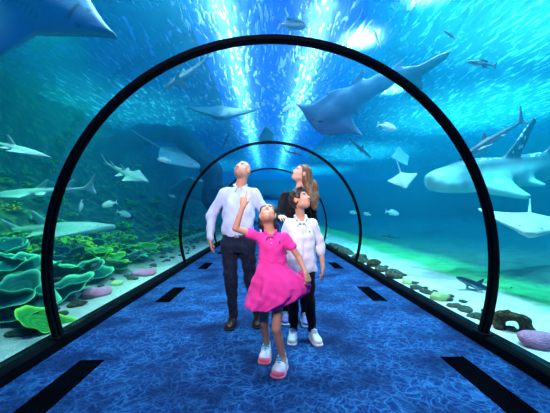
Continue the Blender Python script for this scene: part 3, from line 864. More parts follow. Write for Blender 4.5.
# ============ the woman
root = empty('person', (.33, 3.47, 0))
tag(root, 'woman with long light brown hair and black top behind the white-shirted boy', 'person', None)
HC = np.array(P(301.5, 173.5, 3.46)); HM = frame((-.86, -.30, .50), .0); hs = .95
lsA, leA, lwA = V3(.185, 3.46, 1.432), V3(.095, 3.36, 1.19), V3(.118, 3.16, 1.20)
rsA, reA, rwA = V3(.485, 3.48, 1.425), V3(.545, 3.55, 1.14), V3(.50, 3.42, .92)
hipL, kneeL, ankL = V3(.245, 3.47, .90), V3(.215, 3.46, .49), V3(.185, 3.52, .09)
hipR, kneeR, ankR = V3(.420, 3.47, .90), V3(.420, 3.44, .49), V3(.405, 3.46, .09)
neck0 = V3(.345, 3.49, 1.49)
f = Field([.0, 3.02, 0.03], [.66, 3.72, 1.84], .0055)
head_sdf(f, HC, HM, hs)
f.cone(neck0, hp(HC, HM, hs, 0, -.035, -.055), .050, .047, k=.03)
f.zloft([(.84, .335, 3.47, .155, .10), (1.02, .335, 3.47, .120, .085), (1.2, .335, 3.46, .13, .10), (1.34, .335, 3.465, .145, .10), (1.44, .337, 3.48, .11, .065), (1.485, .342, 3.49, .048, .045)], k=.04)
for a, e, w in ((lsA, leA, lwA), (rsA, reA, rwA)):
    f.cone(a, e, .043, .034, k=.03); f.cone(e, w, .034, .023, k=.01)
hand_sdf(f, lwA, (.25, -.9, -.05), (.35, .05, -.9), .86, (.35, .35, .4, .4), side=1, spread=.08)
hand_sdf(f, rwA, (-.05, -.3, -.9), (-.9, .3, 0), .88, (.3, .35, .4, .4), side=1, spread=.03)
for h_, k_, a_ in ((hipL, kneeL, ankL), (hipR, kneeR, ankR)):
    f.cone(h_, k_, .078, .048, k=.05); f.cone(k_, a_, .048, .032, k=.01)
f.inset(.020, (-1, 2.9, .05), (1, 4, 1.46), [(lwA + V3(.03, -.09, 0), .12), (rwA + V3(0, 0, -.09), .12)])
build('body', f, M_skin, root, SK_W, face_paint(HC, HM, hs, (.14, .07, .04), (.62, .16, .15), SK_W))
M_hairw = basic('light_brown_hair', (.20, .09, .045), (.10, .042, .022), 55, .5, .6, 160, .4, dist=.004, stretch=(1, 1, .12))
f = Field([.22, 3.30, 1.20], [.64, 3.72, 1.88], .005)
q = lambda x, y, z: hp(HC, HM, hs, x, y, z)
f.ell(q(0, -.022, .038), np.array([.088, .100, .094]) * hs, HM, k=.02)
f.ell(q(0, -.060, -.01), np.array([.080, .068, .10]) * hs, HM, k=.03)
hb = q(0, -.085, -.03)
f.chain([hb, V3(.50, 3.50, 1.55), V3(.515, 3.46, 1.42), V3(.525, 3.40, 1.30)], [.072, .070, .062, .030], k=.03)
f.chain([q(.05, -.05, -.02), V3(.455, 3.42, 1.52), V3(.485, 3.38, 1.38), V3(.50, 3.37, 1.29)], [.045, .045, .040, .016], k=.03)
f.chain([q(-.05, -.06, -.02), V3(.47, 3.58, 1.52), V3(.50, 3.58, 1.36)], [.05, .055, .025], k=.03)
f.ell(q(0, .075, -.028), np.array([.062, .070, .082]) * hs, HM, k=.008, op='sub')
f.ell(q(0, .105, .015), np.array([.075, .070, .062]) * hs, HM, k=.01, op='sub')
for e in (-1, 1): f.ell(q(e * .080, -.005, -.012), np.array([.016, .024, .030]) * hs, HM, k=.008, op='sub')
f.noise(.0035, 110, 2, (1, 1, .1))
build('hair', f, M_hairw, root)
f = Field([.0, 3.12, .82], [.66, 3.70, 1.57], .0055)
f.zloft([(.86, .335, 3.47, .180, .125), (1.02, .335, 3.47, .150, .105), (1.2, .335, 3.46, .155, .122), (1.34, .335, 3.465, .155, .112), (1.43, .336, 3.48, .115, .080), (1.485, .342, 3.49, .062, .055)], k=.03)
traps(f, V3(.345, 3.49, 1.472), lsA, rsA, .042, .046)
for a, e, w in ((lsA, leA, lwA), (rsA, reA, rwA)):
    f.cone(a, e, .050, .046, k=.02); f.cone(e, w + (e - w) * .12, .048, .036, k=.015)
f.noise(.006, 45, 8, (1, 1, .4))
f.cone(neck0 + V3(-.015, -.04, .02), hp(HC, HM, hs, 0, -.035, -.055), .050, .055, k=.006, op='sub')
build('top', f, M_blackk, root)
f = Field([.06, 3.24, .05], [.60, 3.70, .98], .0055)
f.zloft([(.78, .335, 3.47, .150, .11), (.86, .335, 3.47, .165, .118), (.95, .335, 3.47, .145, .10)], k=.02)
for h_, k_, a_ in ((hipL, kneeL, ankL), (hipR, kneeR, ankR)):
    f.cone(h_ + V3(0, 0, -.04), k_, .088, .058, k=.03); f.cone(k_, a_ + V3(0, 0, -.01), .058, .042, k=.015)
f.noise(.005, 45, 6); f.cut(V3(0, 0, .062), (0, 0, -1))
build('trousers', f, M_blackj, root)
M_lilac = basic('lilac_sneaker_knit', (.26, .22, .60), (.16, .16, .46), 18, .7, .15, 120)
for a_, tx in ((ankL, .185), (ankR, .41)):
    shoe('sneaker', root, (a_[0], a_[1] + .055, 0), (tx, a_[1] - .205, 0), .088, .085, M_lilac, M_wsole, laces=M_lace)

# ============ the boy
root = empty('person', (.31, 2.97, 0))
tag(root, 'dark-haired boy in untucked white shirt and white sneakers, looking up to the right', 'person', None)
HC = np.array(P(300.2, 199.5, 2.93)); HM = frame((.72, -.55, .42), -.05); hs = .90
lsA, leA, lwA = V3(.190, 2.98, 1.130), V3(.130, 3.03, .93), V3(.165, 2.95, .73)
rsA, reA, rwA = V3(.442, 2.98, 1.130), V3(.520, 3.01, .915), V3(.528, 2.94, .700)
hipL, kneeL, ankL = V3(.245, 2.97, .70), V3(.235, 2.95, .40), V3(.245, 3.00, .085)
hipR, kneeR, ankR = V3(.385, 2.97, .70), V3(.400, 2.95, .40), V3(.425, 2.98, .085)
neck0 = V3(.313, 2.99, 1.19)
f = Field([.06, 2.70, 0.03], [.64, 3.16, 1.52], .005)
head_sdf(f, HC, HM, hs)
f.cone(neck0, hp(HC, HM, hs, 0, -.035, -.055), .045, .043, k=.03)
f.zloft([(.66, .315, 2.97, .13, .085), (.80, .315, 2.97, .115, .08), (.95, .315, 2.97, .115, .082), (1.08, .314, 2.975, .13, .082), (1.165, .313, 2.985, .09, .055), (1.20, .313, 2.99, .042, .04)], k=.035)
for a, e, w in ((lsA, leA, lwA), (rsA, reA, rwA)):
    f.cone(a, e, .037, .031, k=.025); f.cone(e, w, .032, .021, k=.01)
hand_sdf(f, lwA, (.02, -.2, -1), (.9, .2, 0), .80, (.25, .3, .35, .4), side=-1, spread=.03)
hand_sdf(f, rwA, (-.03, -.12, -1), (-.9, .35, 0), .82, (.22, .28, .32, .38), side=1, spread=.04)
for h_, k_, a_ in ((hipL, kneeL, ankL), (hipR, kneeR, ankR)):
    f.cone(h_, k_, .062, .042, k=.04); f.cone(k_, a_, .042, .028, k=.01)
f.inset(.020, (-1, 2.5, .05), (1, 4, 1.16), [(lwA + V3(0, 0, -.05), .15), (rwA + V3(0, 0, -.05), .18)])
build('body', f, M_skin, root, SK_B, face_paint(HC, HM, hs, (.035, .018, .012), (.55, .18, .14), SK_B))
M_hairb = basic('dark_brown_hair', (.040, .018, .012), (.014, .007, .006), 70, .5, .6, 150, .4, dist=.004)
f = Field([.12, 2.78, 1.22], [.50, 3.14, 1.54], .004)
q = lambda x, y, z: hp(HC, HM, hs, x, y, z)
f.ell(q(0, -.022, .042), np.array([.090, .100, .094]) * hs, HM, k=.02)
f.ell(q(0, -.055, -.005), np.array([.080, .064, .080]) * hs, HM, k=.03)
f.ell(q(0, .055, .098), np.array([.060, .040, .026]) * hs, HM, k=.03)
for e in (-1, 1): f.ell(q(e * .070, .020, .035), np.array([.018, .030, .040]) * hs, HM, k=.02)
f.ell(q(0, .085, -.030), np.array([.066, .078, .082]) * hs, HM, k=.008, op='sub')
f.ell(q(0, .112, .012), np.array([.072, .060, .052]) * hs, HM, k=.01, op='sub')
for e in (-1, 1): f.ell(q(e * .085, -.005, -.010), np.array([.022, .024, .034]) * hs, HM, k=.008, op='sub')
f.noise(.004, 110, 4, (1, .5, .5))
build('hair', f, M_hairb, root)
def boy_folds(th, z): return 1 + .04 * np.sin(6 * th + 7 * z) * np.clip((1.0 - z) * 4, .1, 1) + .018 * np.sin(10 * th - 20 * z)
f = Field([.04, 2.78, .62], [.62, 3.16, 1.24], .005)
f.zloft([(.665, .310, 2.97, .165, .125), (.74, .312, 2.97, .160, .122), (.85, .314, 2.97, .150, .112), (1.0, .314, 2.97, .148, .108), (1.08, .313, 2.975, .140, .098), (1.135, .313, 2.985, .10, .076), (1.18, .313, 2.99, .056, .052)], k=.025, folds=boy_folds)
traps(f, V3(.313, 2.99, 1.165), lsA, rsA, .040, .046)
for a, e, w in ((lsA, leA, lwA), (rsA, reA, rwA)):
    f.cone(a, e, .049, .047, k=.018); f.cone(e, e + (w - e) * .28, .047, .041, k=.01)
    wd = (e - w) / np.linalg.norm(e - w)
    f.cone(e - wd * .035, e - wd * .066, .045, .045, k=.003)
f.noise(.0055, 50, 12, (1, 1, .5))
f.cone(V3(.316, 2.93, 1.20), hp(HC, HM, hs, 0, -.035, -.055), .042, .052, k=.006, op='sub')
f.cone(V3(.316, 2.88, 1.17), V3(.316, 2.86, 1.10), .026, .004, k=.006, op='sub')
build('shirt', f, M_white, root)
f = Field([.20, 2.83, 1.08], [.43, 3.10, 1.26], .004)
for e in (-1, 1):
    f.cone(V3(.316 + e * .026, 2.888, 1.158), V3(.316 + e * .044, 2.866, 1.112), .011, .005, k=.010)
    f.chain([V3(.316 + e * .014, 2.875, 1.145), V3(.316 + e * .050, 2.93, 1.192), V3(.313 + e * .052, 2.99, 1.212), V3(.313, 3.04, 1.218)], [.010, .012, .013, .013], k=.008)
build('collar', f, M_white, root)
f = Field([.29, 2.82, .66], [.35, 2.92, 1.14], .004)
f.chain([V3(.318, 2.875, 1.10), V3(.317, 2.864, 1.0), V3(.316, 2.86, .85), V3(.314, 2.85, .72)], [.011] * 4, k=.004)
build('placket', f, M_white, root)
button_row(root, [(.318, 2.860, 1.07), (.318, 2.852, .98), (.317, 2.849, .89), (.316, 2.844, .80), (.315, 2.838, .72)], .0055, M_btn)
bm = bmesh.new(); add_box(bm, .388, .397, 2.878, 2.884, 1.055, 1.068, .001)
for v in bm.verts: v.co -= root.location
bm_obj('chest_emblem', bm, M_navylogo, root)
f = Field([.12, 2.80, .05], [.54, 3.14, .80], .005)
f.zloft([(.60, .315, 2.97, .125, .09), (.70, .315, 2.97, .135, .095), (.78, .315, 2.97, .12, .085)], k=.02)
for h_, k_, a_ in ((hipL, kneeL, ankL), (hipR, kneeR, ankR)):
    f.cone(h_ + V3(0, 0, -.04), k_, .074, .052, k=.03); f.cone(k_, a_ + V3(0, 0, .0), .052, .041, k=.015)
f.noise(.005, 55, 6); f.cut(V3(0, 0, .078), (0, 0, -1))
build('trousers', f, M_blackj, root)
for a_, tx in ((ankL, .212), (ankR, .468)):
    shoe('sneaker', root, (a_[0], a_[1] + .045, 0), (tx, a_[1] - .185, 0), .086, .080, M_wshoe, M_wsole, laces=M_lace, collar_r=.034)

# ============ the girl
root = empty('person', (.02, 2.45, 0))
tag(root, 'smiling girl in hot pink polo dress in front, pointing upwards', 'person', None)
HC = np.array(P(267.8, 214.5, 2.45)); HM = frame((-.06, -.66, .75), .0); hs = .84
lsA, leA, lwA = V3(-.082, 2.43, 1.045), np.array(P(235.8, 228.0, 2.36)), np.array(P(243.2, 205.5, 2.33))
rsA, reA, rwA = V3(.132, 2.445, 1.040), np.array(P(299.0, 257.5, 2.43)), np.array(P(305.8, 273.5, 2.34))
hipL, kneeL, ankL = V3(-.025, 2.47, .62), V3(-.042, 2.50, .335), V3(-.015, 2.63, .075)
hipR, kneeR, ankR = V3(.075, 2.46, .62), V3(.058, 2.36, .335), V3(.110, 2.40, .085)
neck0 = V3(.008, 2.46, 1.075)
f = Field([-.34, 2.18, 0.03], [.40, 2.72, 1.42], .0045)
head_sdf(f, HC, HM, hs, smile=True)
f.cone(neck0, hp(HC, HM, hs, 0, -.025, -.050), .043, .045, k=.03)
f.zloft([(.60, .028, 2.46, .095, .075), (.72, .026, 2.46, .085, .068), (.86, .026, 2.46, .085, .068), (.98, .027, 2.455, .098, .068), (1.06, .027, 2.455, .075, .05), (1.09, .016, 2.46, .036, .036)], k=.03)
for a, e, w in ((lsA, leA, lwA), (rsA, reA, rwA)):
    f.cone(a, e, .031, .025, k=.02); f.cone(e, w, .0265, .018, k=.008)
# pointing hand: index straight, the others folded
hand_sdf(f, lwA, (.02, .0, 1), (.35, .94, 0), .74, (.03, 1.35, 1.4, 1.4), side=-1, spread=.02, tcurl=.7)
hand_sdf(f, rwA, (.30, -.25, -.9), (-.45, .6, -.3), .74, (.85, .9, .95, .95), side=1, spread=.02, tcurl=.6)
for h_, k_, a_ in ((hipL, kneeL, ankL), (hipR, kneeR, ankR)):
    f.cone(h_, k_, .052, .037, k=.03); f.cone(k_, a_ + V3(0, 0, .02), .036, .025, k=.01)
    f.cone(k_ + (a_ - k_) * .25 + V3(0, .012, 0), k_ + (a_ - k_) * .5 + V3(0, .008, 0), .032, .026, k=.02)
    f.cone(a_ + V3(0, 0, .02), a_ + V3(0, -.03, -.03), .024, .024, k=.01)
f.inset(.016, (-.12, 2.3, .60), (.17, 2.6, 1.070), [(leA, .16), (reA, .12)])
build('body', f, M_skin, root, SK_G, face_paint(HC, HM, hs, (.03, .016, .012), (.62, .15, .16), SK_G, smile=True, cheek=(.60, .24, .18)), relax=1)
f = Field([-.14, 2.36, .96], [.18, 2.68, 1.40], .004)
q = lambda x, y, z: hp(HC, HM, hs, x, y, z)
M_hairg = basic('dark_hair', (.030, .014, .010), (.010, .005, .005), 60, .5, .6, 140, .4, dist=.004, stretch=(1, 1, .2))
f.ell(q(0, -.024, .040), np.array([.087, .098, .094]) * hs, HM, k=.02)
f.ell(q(0, -.060, -.005), np.array([.080, .060, .090]) * hs, HM, k=.03)
for e in (-1, 1):
    f.chain([q(e * .050, -.06, -.02), q(e * .055, -.085, -.06), V3(.010 + e * .052, 2.53, 1.13), V3(.010 + e * .058, 2.50, 1.075)], [.030, .026, .020, .010], k=.02)
f.chain([q(0, -.09, -.04), V3(.01, 2.575, 1.10), V3(.01, 2.565, 1.02)], [.05, .035, .015], k=.03)
f.ell(q(0, .082, -.030), np.array([.080, .080, .092]) * hs, HM, k=.008, op='sub')
f.ell(q(0, .108, .018), np.array([.076, .066, .064]) * hs, HM, k=.01, op='sub')
f.noise(.004, 110, 4, (1, 1, .3))
build('hair', f, M_hairg, root)
# dress: polo bodice
def bod_folds(th, z): return 1 + .02 * np.sin(7 * th + 15 * z)
f = Field([-.22, 2.28, .80], [.26, 2.62, 1.12], .0045)
f.zloft([(.835, .026, 2.455, .116, .090), (.90, .026, 2.455, .110, .086), (.98, .026, 2.452, .116, .086), (1.02, .027, 2.452, .108, .076), (1.055, .020, 2.455, .070, .056), (1.075, .012, 2.46, .046, .044)], k=.02, folds=bod_folds)
traps(f, V3(.010, 2.46, 1.068), lsA, rsA, .034, .036)
for a, e in ((lsA, leA), (rsA, reA)):
    f.cone(a + (e - a) * -.02, a + (e - a) * .40, .038, .043, k=.018)
f.noise(.004, 60, 2)
f.cone(V3(.010, 2.415, 1.085), V3(.010, 2.40, 1.16), .036, .050, k=.006, op='sub')
build('polo_bodice', f, M_pink, root)
f = Field([-.10, 2.34, 1.02], [.12, 2.56, 1.14], .0035)
for e in (-1, 1):
    f.cone(V3(.012 + e * .020, 2.384, 1.064), V3(.012 + e * .036, 2.368, 1.030), .009, .0045, k=.008)
    f.chain([V3(.012 + e * .010, 2.378, 1.055), V3(.012 + e * .042, 2.42, 1.088), V3(.012 + e * .044, 2.47, 1.100), V3(.012, 2.505, 1.104)], [.008, .010, .010, .010], k=.008)
build('collar', f, M_pink, root)
# skirt, the right side gathered up in her hand
def sk_folds(th, z):
    a = np.clip((.86 - z) / .22, 0, 1)
    return 1 + a * (.050 * np.sin(9 * th + 1.5) + .028 * np.sin(15 * th + 2.0))
LRt = [(.86, -.086, .138, .086), (.84, -.090, .142, .090), (.82, -.096, .148, .098), (.79, -.104, .172, .108), (.75, -.116, .225, .120), (.71, -.128, .285, .132), (.66, -.142, .325, .142),
       (.61, -.158, .315, .150), (.56, -.174, .250, .156), (.525, -.186, .160, .158), (.497, -.194, .085, .158), (.44, -.20, .06, .158)]
st = [(z, (a + b_) / 2, 2.455 - .03 * min(1, (.86 - z) / .2), (b_ - a) / 2, c_) for z, a, b_, c_ in LRt]
f = Field([-.24, 2.24, .40], [.38, 2.64, .90], .0045)
f.zloft(st, k=.015, folds=sk_folds)
f.cone(np.array(P(302, 272, 2.40)), np.array(P(308.5, 279.5, 2.335)), .020, .012, k=.03)
f.noise(.004, 50, 9)
f.shell(.012, .76)
f.cut(V3(0, 0, .497), (0, 0, -1))
build('skirt', f, M_pink, root)
f = Field([-.1, 2.3, .82], [.16, 2.6, .88], .004)
f.zloft([(.845, .026, 2.455, .119, .093), (.857, .026, 2.455, .119, .093)], k=.004)
build('waist_seam', f, M_pink, root)
button_row(root, [(.014, 2.362, 1.035), (.018, 2.360, 1.005)], .0045, M_btn)
bm = bmesh.new(); add_box(bm, .080, .088, 2.366, 2.372, 1.000, 1.016, .001)
for v in bm.verts: v.co -= root.location
bm_obj('chest_emblem', bm, M_navylogo, root)
M_gshoe = basic('pale_grey_sneaker_mesh', (.62, .60, .68), (.50, .50, .60), 16, .65, .15, 120)
M_gtoe = basic('coral_pink_toe_cap', (.88, .16, .26), (.80, .12, .22), 16, .6)
M_gsole = basic('pink_white_sole', (.86, .26, .36), (.84, .14, .24), 12, .6)
M_teal = basic('turquoise_lace', (.01, .42, .60), (.01, .32, .50), 30, .7)
shoe('sneaker', root, (-.018, 2.675, 0), (-.042, 2.475, 0), .098, .090, M_gshoe, M_gsole, laces=M_teal, collar_r=.032, toe_mat=M_gtoe)
shoe('sneaker', root, (.118, 2.465, 0), (.056, 2.262, 0), .104, .094, M_gshoe, M_gsole, laces=M_teal, collar_r=.032, toe_mat=M_gtoe)
for (hl, tx) in (((-.015, 2.63), 0), ((.110, 2.41), 0)):
    f = Field([hl[0] - .06, hl[1] - .07, .05], [hl[0] + .06, hl[1] + .07, .15], .004)
    f.cone((hl[0], hl[1], .075), (hl[0] - .002, hl[1] - .002, .112), .0315, .030, k=.004)
    build('sock', f, M_lace, root)

# ------------------------------------------------------------------ reef and stones
def on_bed(px, py, y0=1.5, y1=34):
    """where the sight line of a pixel meets the tank bed, outside the tube"""
    Y = y0
    while Y < y1:
        p = P(px, py, Y)
        if abs(p.x - CX) > 2.12 and p.z <= bed_z(p.x, p.y): return p
        Y += .02
    return P(px, py, y1)
M_coral = painted('plate_coral_skin', .85, .15, noise_amt=.3, scale=22)
def plate_mesh(seed, rim=(.16, .80, .40), mid=(.004, .13, .10)):
    rs = np.random.RandomState(seed); ph = rs.rand(6) * 6.28
    nr, nt_ = 12, 64; V = []; C = []
    for side in (0, 1):
        for i in range(nr + 1):
            q = i / nr
            for j in range(nt_):
                th = 2 * math.pi * j / nt_
                r = q * (1 + .14 * math.sin(2 * th + ph[0]) + .10 * math.sin(3 * th + ph[1]) * q + .05 * math.sin(7 * th + ph[2]) * q)
                z = .30 * q ** 2.2 + q ** 3 * (.055 * math.sin(5 * th + ph[3]) + .04 * math.sin(9 * th + ph[4])) + .012 * math.sin(q * 26) - side * .035 * (1.15 - q * .6)
                V.append((r * math.cos(th), r * math.sin(th), z))
                w = max(0, (q - .84) / .16) ** 1.0 * .9
                st = .5 + .5 * math.sin(q * 26)
                C.append([m_ * (1 - w) * (.6 + .5 * st) + r_ * w for m_, r_ in zip(mid, rim)])
    Fc = []; n1 = (nr + 1) * nt_
    for i in range(nr):
        for j in range(nt_):
            a, b = i * nt_ + j, i * nt_ + (j + 1) % nt_
            if i == 0: pass
            Fc.append((a, b, b + nt_, a + nt_)); Fc.append((a + n1, a + nt_ + n1, b + nt_ + n1, b + n1))
    for j in range(nt_):
        a, b = nr * nt_ + j, nr * nt_ + (j + 1) % nt_
        Fc.append((a, b, b + n1, a + n1))
    me = mesh_from('plate', V, Fc)
    at = me.color_attributes.new('Col', 'FLOAT_COLOR', 'POINT')
    at.data.foreach_set('color', np.array([c + [1] for c in C], np.float32).ravel())
    bm = bmesh.new(); bm.from_mesh(me); bmesh.ops.remove_doubles(bm, verts=bm.verts, dist=.002); bmesh.ops.recalc_face_normals(bm, faces=bm.faces); bm.to_mesh(me); bm.free()
    me.polygons.foreach_set('use_smooth', [True] * len(me.polygons)); me.materials.append(M_coral)
    return me
plates_t = [plate_mesh(k) for k in range(3)]
plates_g = [plate_mesh(10 + k, (.30, .85, .08), (.02, .26, .04)) for k in range(2)]
M_stalk = basic('coral_base_rock', (.05, .10, .07), (.02, .04, .03), 9, .95, .6, 20, .1)
f = Field([-.3, -.3, -.25], [.3, .3, .12], .03); f.cone((0, 0, -.25), (0, 0, .04), .24, .12, k=.05); f.noise(.03, 18, 3); stalk_me, _ = f.mesh('stalk'); stalk_me.materials.append(M_stalk)
def plate_coral(p, Rr, kind, label, group=None, tiers=3, seed=0):
    rs = random.Random(seed)
    root = empty('plate_coral', p, rs.uniform(-.5, .5))
    o = link_mesh('stalk', stalk_me, None, root); o.scale = (Rr, Rr, Rr * .9)
    ms = plates_t if kind == 't' else plates_g
    for k in range(tiers):
        o = link_mesh('plate', ms[(k + seed) % len(ms)], None, root)
        sc = Rr * (1 - .20 * k) * rs.uniform(.85, 1.05)
        o.scale = (sc, sc, sc * .8)
        o.location = (rs.uniform(-.35, .35) * Rr, rs.uniform(-.35, .35) * Rr, .02 + Rr * (.02 + .22 * k))
        o.rotation_euler = (rs.uniform(-.2, .2), rs.uniform(.15, .5), rs.random() * 6.28)
    tag(root, label, 'coral', group)
    return root
G1 = 'green plate corals on the reef beside the tunnel'
big = [(20, 312, .42, 't', 'large teal plate coral at the left edge in front of the nearest hoop foot', 3),
       (22, 285, .46, 't', 'tiered teal plate coral behind the largest one at the left edge', 4),
       (75, 296, .34, 't', 'wide teal plate coral just right of the nearest hoop', 2),
       (96, 278, .34, 't', 'ruffled teal plate coral behind the pink coral mound', 3),
       (118, 268, .30, 'g', 'bright green curled plate coral behind the violet coral mounds', 3),
       (38, 330, .24, 'g', 'flat bright green plate coral beside the hoop foot', 1),
       (8, 262, .42, 't', 'dim teal plate coral below the yellow-green bushes at far left', 3),
       (48, 268, .36, 't', 'teal plate coral half hidden behind the nearest hoop', 3),
       (135, 258, .30, 't', 'small plate coral midway to the second hoop', 3),
       (150, 252, .30, 'g', 'light green plate coral near the second hoop', 2),
       (100, 262, .32, 'g', 'green plate coral under the spotted pale shark', 3)]
for k, (px, py, r, kd, lb, tr_) in enumerate(big):
    plate_coral(on_bed(px, py) + Vector((0, 0, .03)), r, kd, lb, G1, tr_, k)
rs = random.Random(5)
for k in range(26):
    px = rs.uniform(0, 176); py = rs.uniform(246, 262) if px > 60 else rs.uniform(246, 300)
    p = on_bed(px, py)
    if p.x > -2.75: continue
    plate_coral(p + Vector((0, 0, .03)), rs.uniform(.16, .30), rs.choice('ttg'), 'smaller plate coral among the crowded plates of the left reef', 'small plate corals filling the left reef', rs.choice((1, 2)), 40 + k)
# bushy corals
def bush_mesh(seed, n=46):
    r_ = np.random.RandomState(seed); f = Field([-1.1, -1.1, -.3], [1.1, 1.1, .95], .05)
    f.ell((0, 0, 0), (.75, .75, .40), k=.05)
    for i in range(n):
        th = r_.rand() * 6.28; ph = np.arccos(1 - r_.rand() * .95)
        d = np.array([math.sin(ph) * math.cos(th), math.sin(ph) * math.sin(th), math.cos(ph) * .75])
        f.cone(d * .5, d * r_.uniform(.78, .98), .07, .11, k=.04)
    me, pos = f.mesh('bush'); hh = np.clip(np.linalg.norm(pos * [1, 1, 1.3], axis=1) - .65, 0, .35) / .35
    return me, pos, hh
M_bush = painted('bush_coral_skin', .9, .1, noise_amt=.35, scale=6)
bushes = []
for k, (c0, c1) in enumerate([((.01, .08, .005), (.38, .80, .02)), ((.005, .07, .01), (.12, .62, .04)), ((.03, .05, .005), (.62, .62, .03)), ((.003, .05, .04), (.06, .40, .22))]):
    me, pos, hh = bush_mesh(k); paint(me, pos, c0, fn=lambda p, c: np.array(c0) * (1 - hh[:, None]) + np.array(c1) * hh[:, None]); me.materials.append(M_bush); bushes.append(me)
def place_mesh(name, me, p, s, label, cat, group=None, rz=0, kind=None):
    o = bpy.data.objects.new(name, me); col.objects.link(o); o.location = p
    o.scale = s if hasattr(s, '__len__') else (s, s, s); o.rotation_euler = (0, 0, rz)
    tag(o, label, cat, group, kind); return o
rs = random.Random(11)
nb = 0
zones = [(0, 44, 236, 258, 26, (.14, .26), (0, 0, 1)), (54, 112, 236, 258, 26, (.14, .26), (0, 0, 1)), (112, 178, 232, 250, 14, (.14, .26), (1, 3, 0)),
         (0, 75, 130, 232, 34, (.10, .24), (0, 2, 1, 3, 3)), (60, 140, 165, 232, 24, (.12, .28), (0, 1, 3, 3)), (120, 215, 190, 235, 18, (.2, .4), (3, 3, 1))]
for zi, (xa, xb, ya, yb, n, (sa, sb), kinds) in enumerate(zones):
    for k in range(n):
        p = on_bed(rs.uniform(xa, xb), rs.uniform(ya, yb), 2.0)
        if p.y > 30: continue
        ki = rs.choice(kinds); s = rs.uniform(sa, sb)
        colr = ['yellow-green', 'leaf-green', 'mustard yellow', 'dull teal'][ki]
        wh = ['below the spotted pale shark left of the nearest hoop', 'below the spotted pale shark right of the nearest hoop', 'just this side of the second hoop', 'high on the dark reef slope left of the nearest hoop', 'on the dark reef slope between the two hoops', 'far back on the reef near the second hoop'][zi]
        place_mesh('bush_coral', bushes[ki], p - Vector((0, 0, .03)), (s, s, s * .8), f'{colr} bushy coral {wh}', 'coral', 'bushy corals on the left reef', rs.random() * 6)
# stones
def rock_mesh(seed, sq=(1, .8, .6), lump=.10):
    r_ = np.random.RandomState(seed); f = Field([-1.25] * 3, [1.25] * 3, .07)
    f.ell((0, 0, 0), np.array(sq) * .8, k=.1)
    for i in range(6):
        d = r_.normal(size=3); d /= np.linalg.norm(d); f.ell(d * np.array(sq) * .5, np.array(sq) * r_.uniform(.3, .5), k=.12)
    f.noise(lump, 7, seed); return f.mesh('stone')[0]
M_stone = basic('mottled_stone', (.24, .27, .20), (.05, .07, .06), 5, .95, .9, 14, .1, dist=.1)
M_stoneb = basic('brown_stone', (.20, .13, .06), (.05, .035, .02), 6, .95, .9, 14, .1, dist=.1)
M_pinkc = basic('pink_encrusting_coral', (.85, .28, .42), (.62, .22, .36), 8, .9, .6, 20, .1, dist=.05)
M_yelc = basic('yellow_green_coral', (.62, .80, .30), (.40, .65, .22), 8, .9, .6, 20, .1, dist=.05)
rocks = []
for k in range(4):
    me = rock_mesh(k); me.materials.append(M_stone); rocks.append(me)
def one(seed, mat, sq=(1, .8, .6)): me = rock_mesh(seed, sq); me.materials.append(mat); return me
rk_brown, rk_pink, rk_yel, rk_pink2 = one(21, M_stoneb), one(22, M_pinkc, (1, .7, .38)), one(23, M_yelc, (1, .8, .55)), one(24, M_pinkc, (1, .8, .6))
f = Field([-1.3] * 3, [1.3] * 3, .06)
for i in range(14):
    a = i / 14 * 6.28; f.ell((.62 * math.cos(a), .1 * math.sin(3 * a), .55 * math.sin(a)), (.30, .38, .28), k=.12)
f.noise(.08, 9, 3); ring_me = f.mesh('ring')[0]; ring_me.materials.append(M_stoneb)
def rk(me, px, py, s, label, name='stone', cat='stone', group=None, rz=0, sz=1):
    p = on_bed(px, py, 1.8); p.x += (.04 if p.x > 0 else -.04)
    return place_mesh(name, me, p + Vector((0, 0, s * .25 * sz)), (s, s, s * sz), label, cat, group, rz)
rk(ring_me, 510, 331, .19, 'rough brown stone with a dark hollow, right of the nearest hoop', 'hollow_stone', rz=-.67, sz=.95)
rk(rk_pink, 536, 346, .22, 'flat mauve coral mound at the right edge beside the hollow stone', 'coral_mound', 'coral')
rk(rocks[0], 549, 368, .035, 'tiny dark pebble on the sand at the right edge')
rk(rocks[1], 475, 318, .11, 'low dark stone touching the right foot of the nearest hoop', sz=.6)
rk(rocks[2], 463, 311, .13, 'flat mottled stone in the rubble left of the nearest hoop', rz=1, sz=.5)
rk(rocks[3], 452, 307, .11, 'grey rubble stone right of the pale yellow coral', sz=.5)
rk(rk_yel, 438, 300, .15, 'pale yellow-green coral lump on the right sand', 'coral_mound', 'coral', sz=.9)
rk(rocks[1], 424, 293, .12, 'dark flat stone left of the pale yellow coral', rz=2, sz=.5)
rk(rocks[0], 414, 289, .12, 'mottled stone beside the small green coral', rz=.6, sz=.6)
rk(rk_yel, 405, 284, .10, 'small green coral lump between two dark stones', 'coral_mound', 'coral', rz=2)
rk(rocks[2], 392, 277, .24, 'largest dark stone on the right sand, between the hoops', rz=1.5, sz=.8)
rk(rocks[3], 379, 271, .19, 'rounded grey stone left of the largest dark one', rz=1, sz=.75)
rk(rk_brown, 372, 266, .19, 'tall brownish stone just right of the second hoop', rz=.4, sz=1.05)
for k, (px, py, s) in enumerate([(358, 259.5, .20), (353, 260, .16), (346, 256, .24), (343, 253, .22), (338, 251, .24), (334, 248.5, .22), (331, 247, .2), (362, 263, .14)]):
    rk(rocks[k % 4], px, py, s, ['stone hugging the left side of the second hoop', 'little stone on the pale sand, second left of the second hoop', 'mottled stone mid row behind the second hoop', 'dark stone in the row behind the boy, between two larger ones', 'round stone of the row running back beside the boy',
        'far stone in the row beside the boy', 'farthest small stone visible beside the boy on the right sand', 'low stone at the foot of the second hoop on the right'][k], group='stones on the right sand', rz=k)
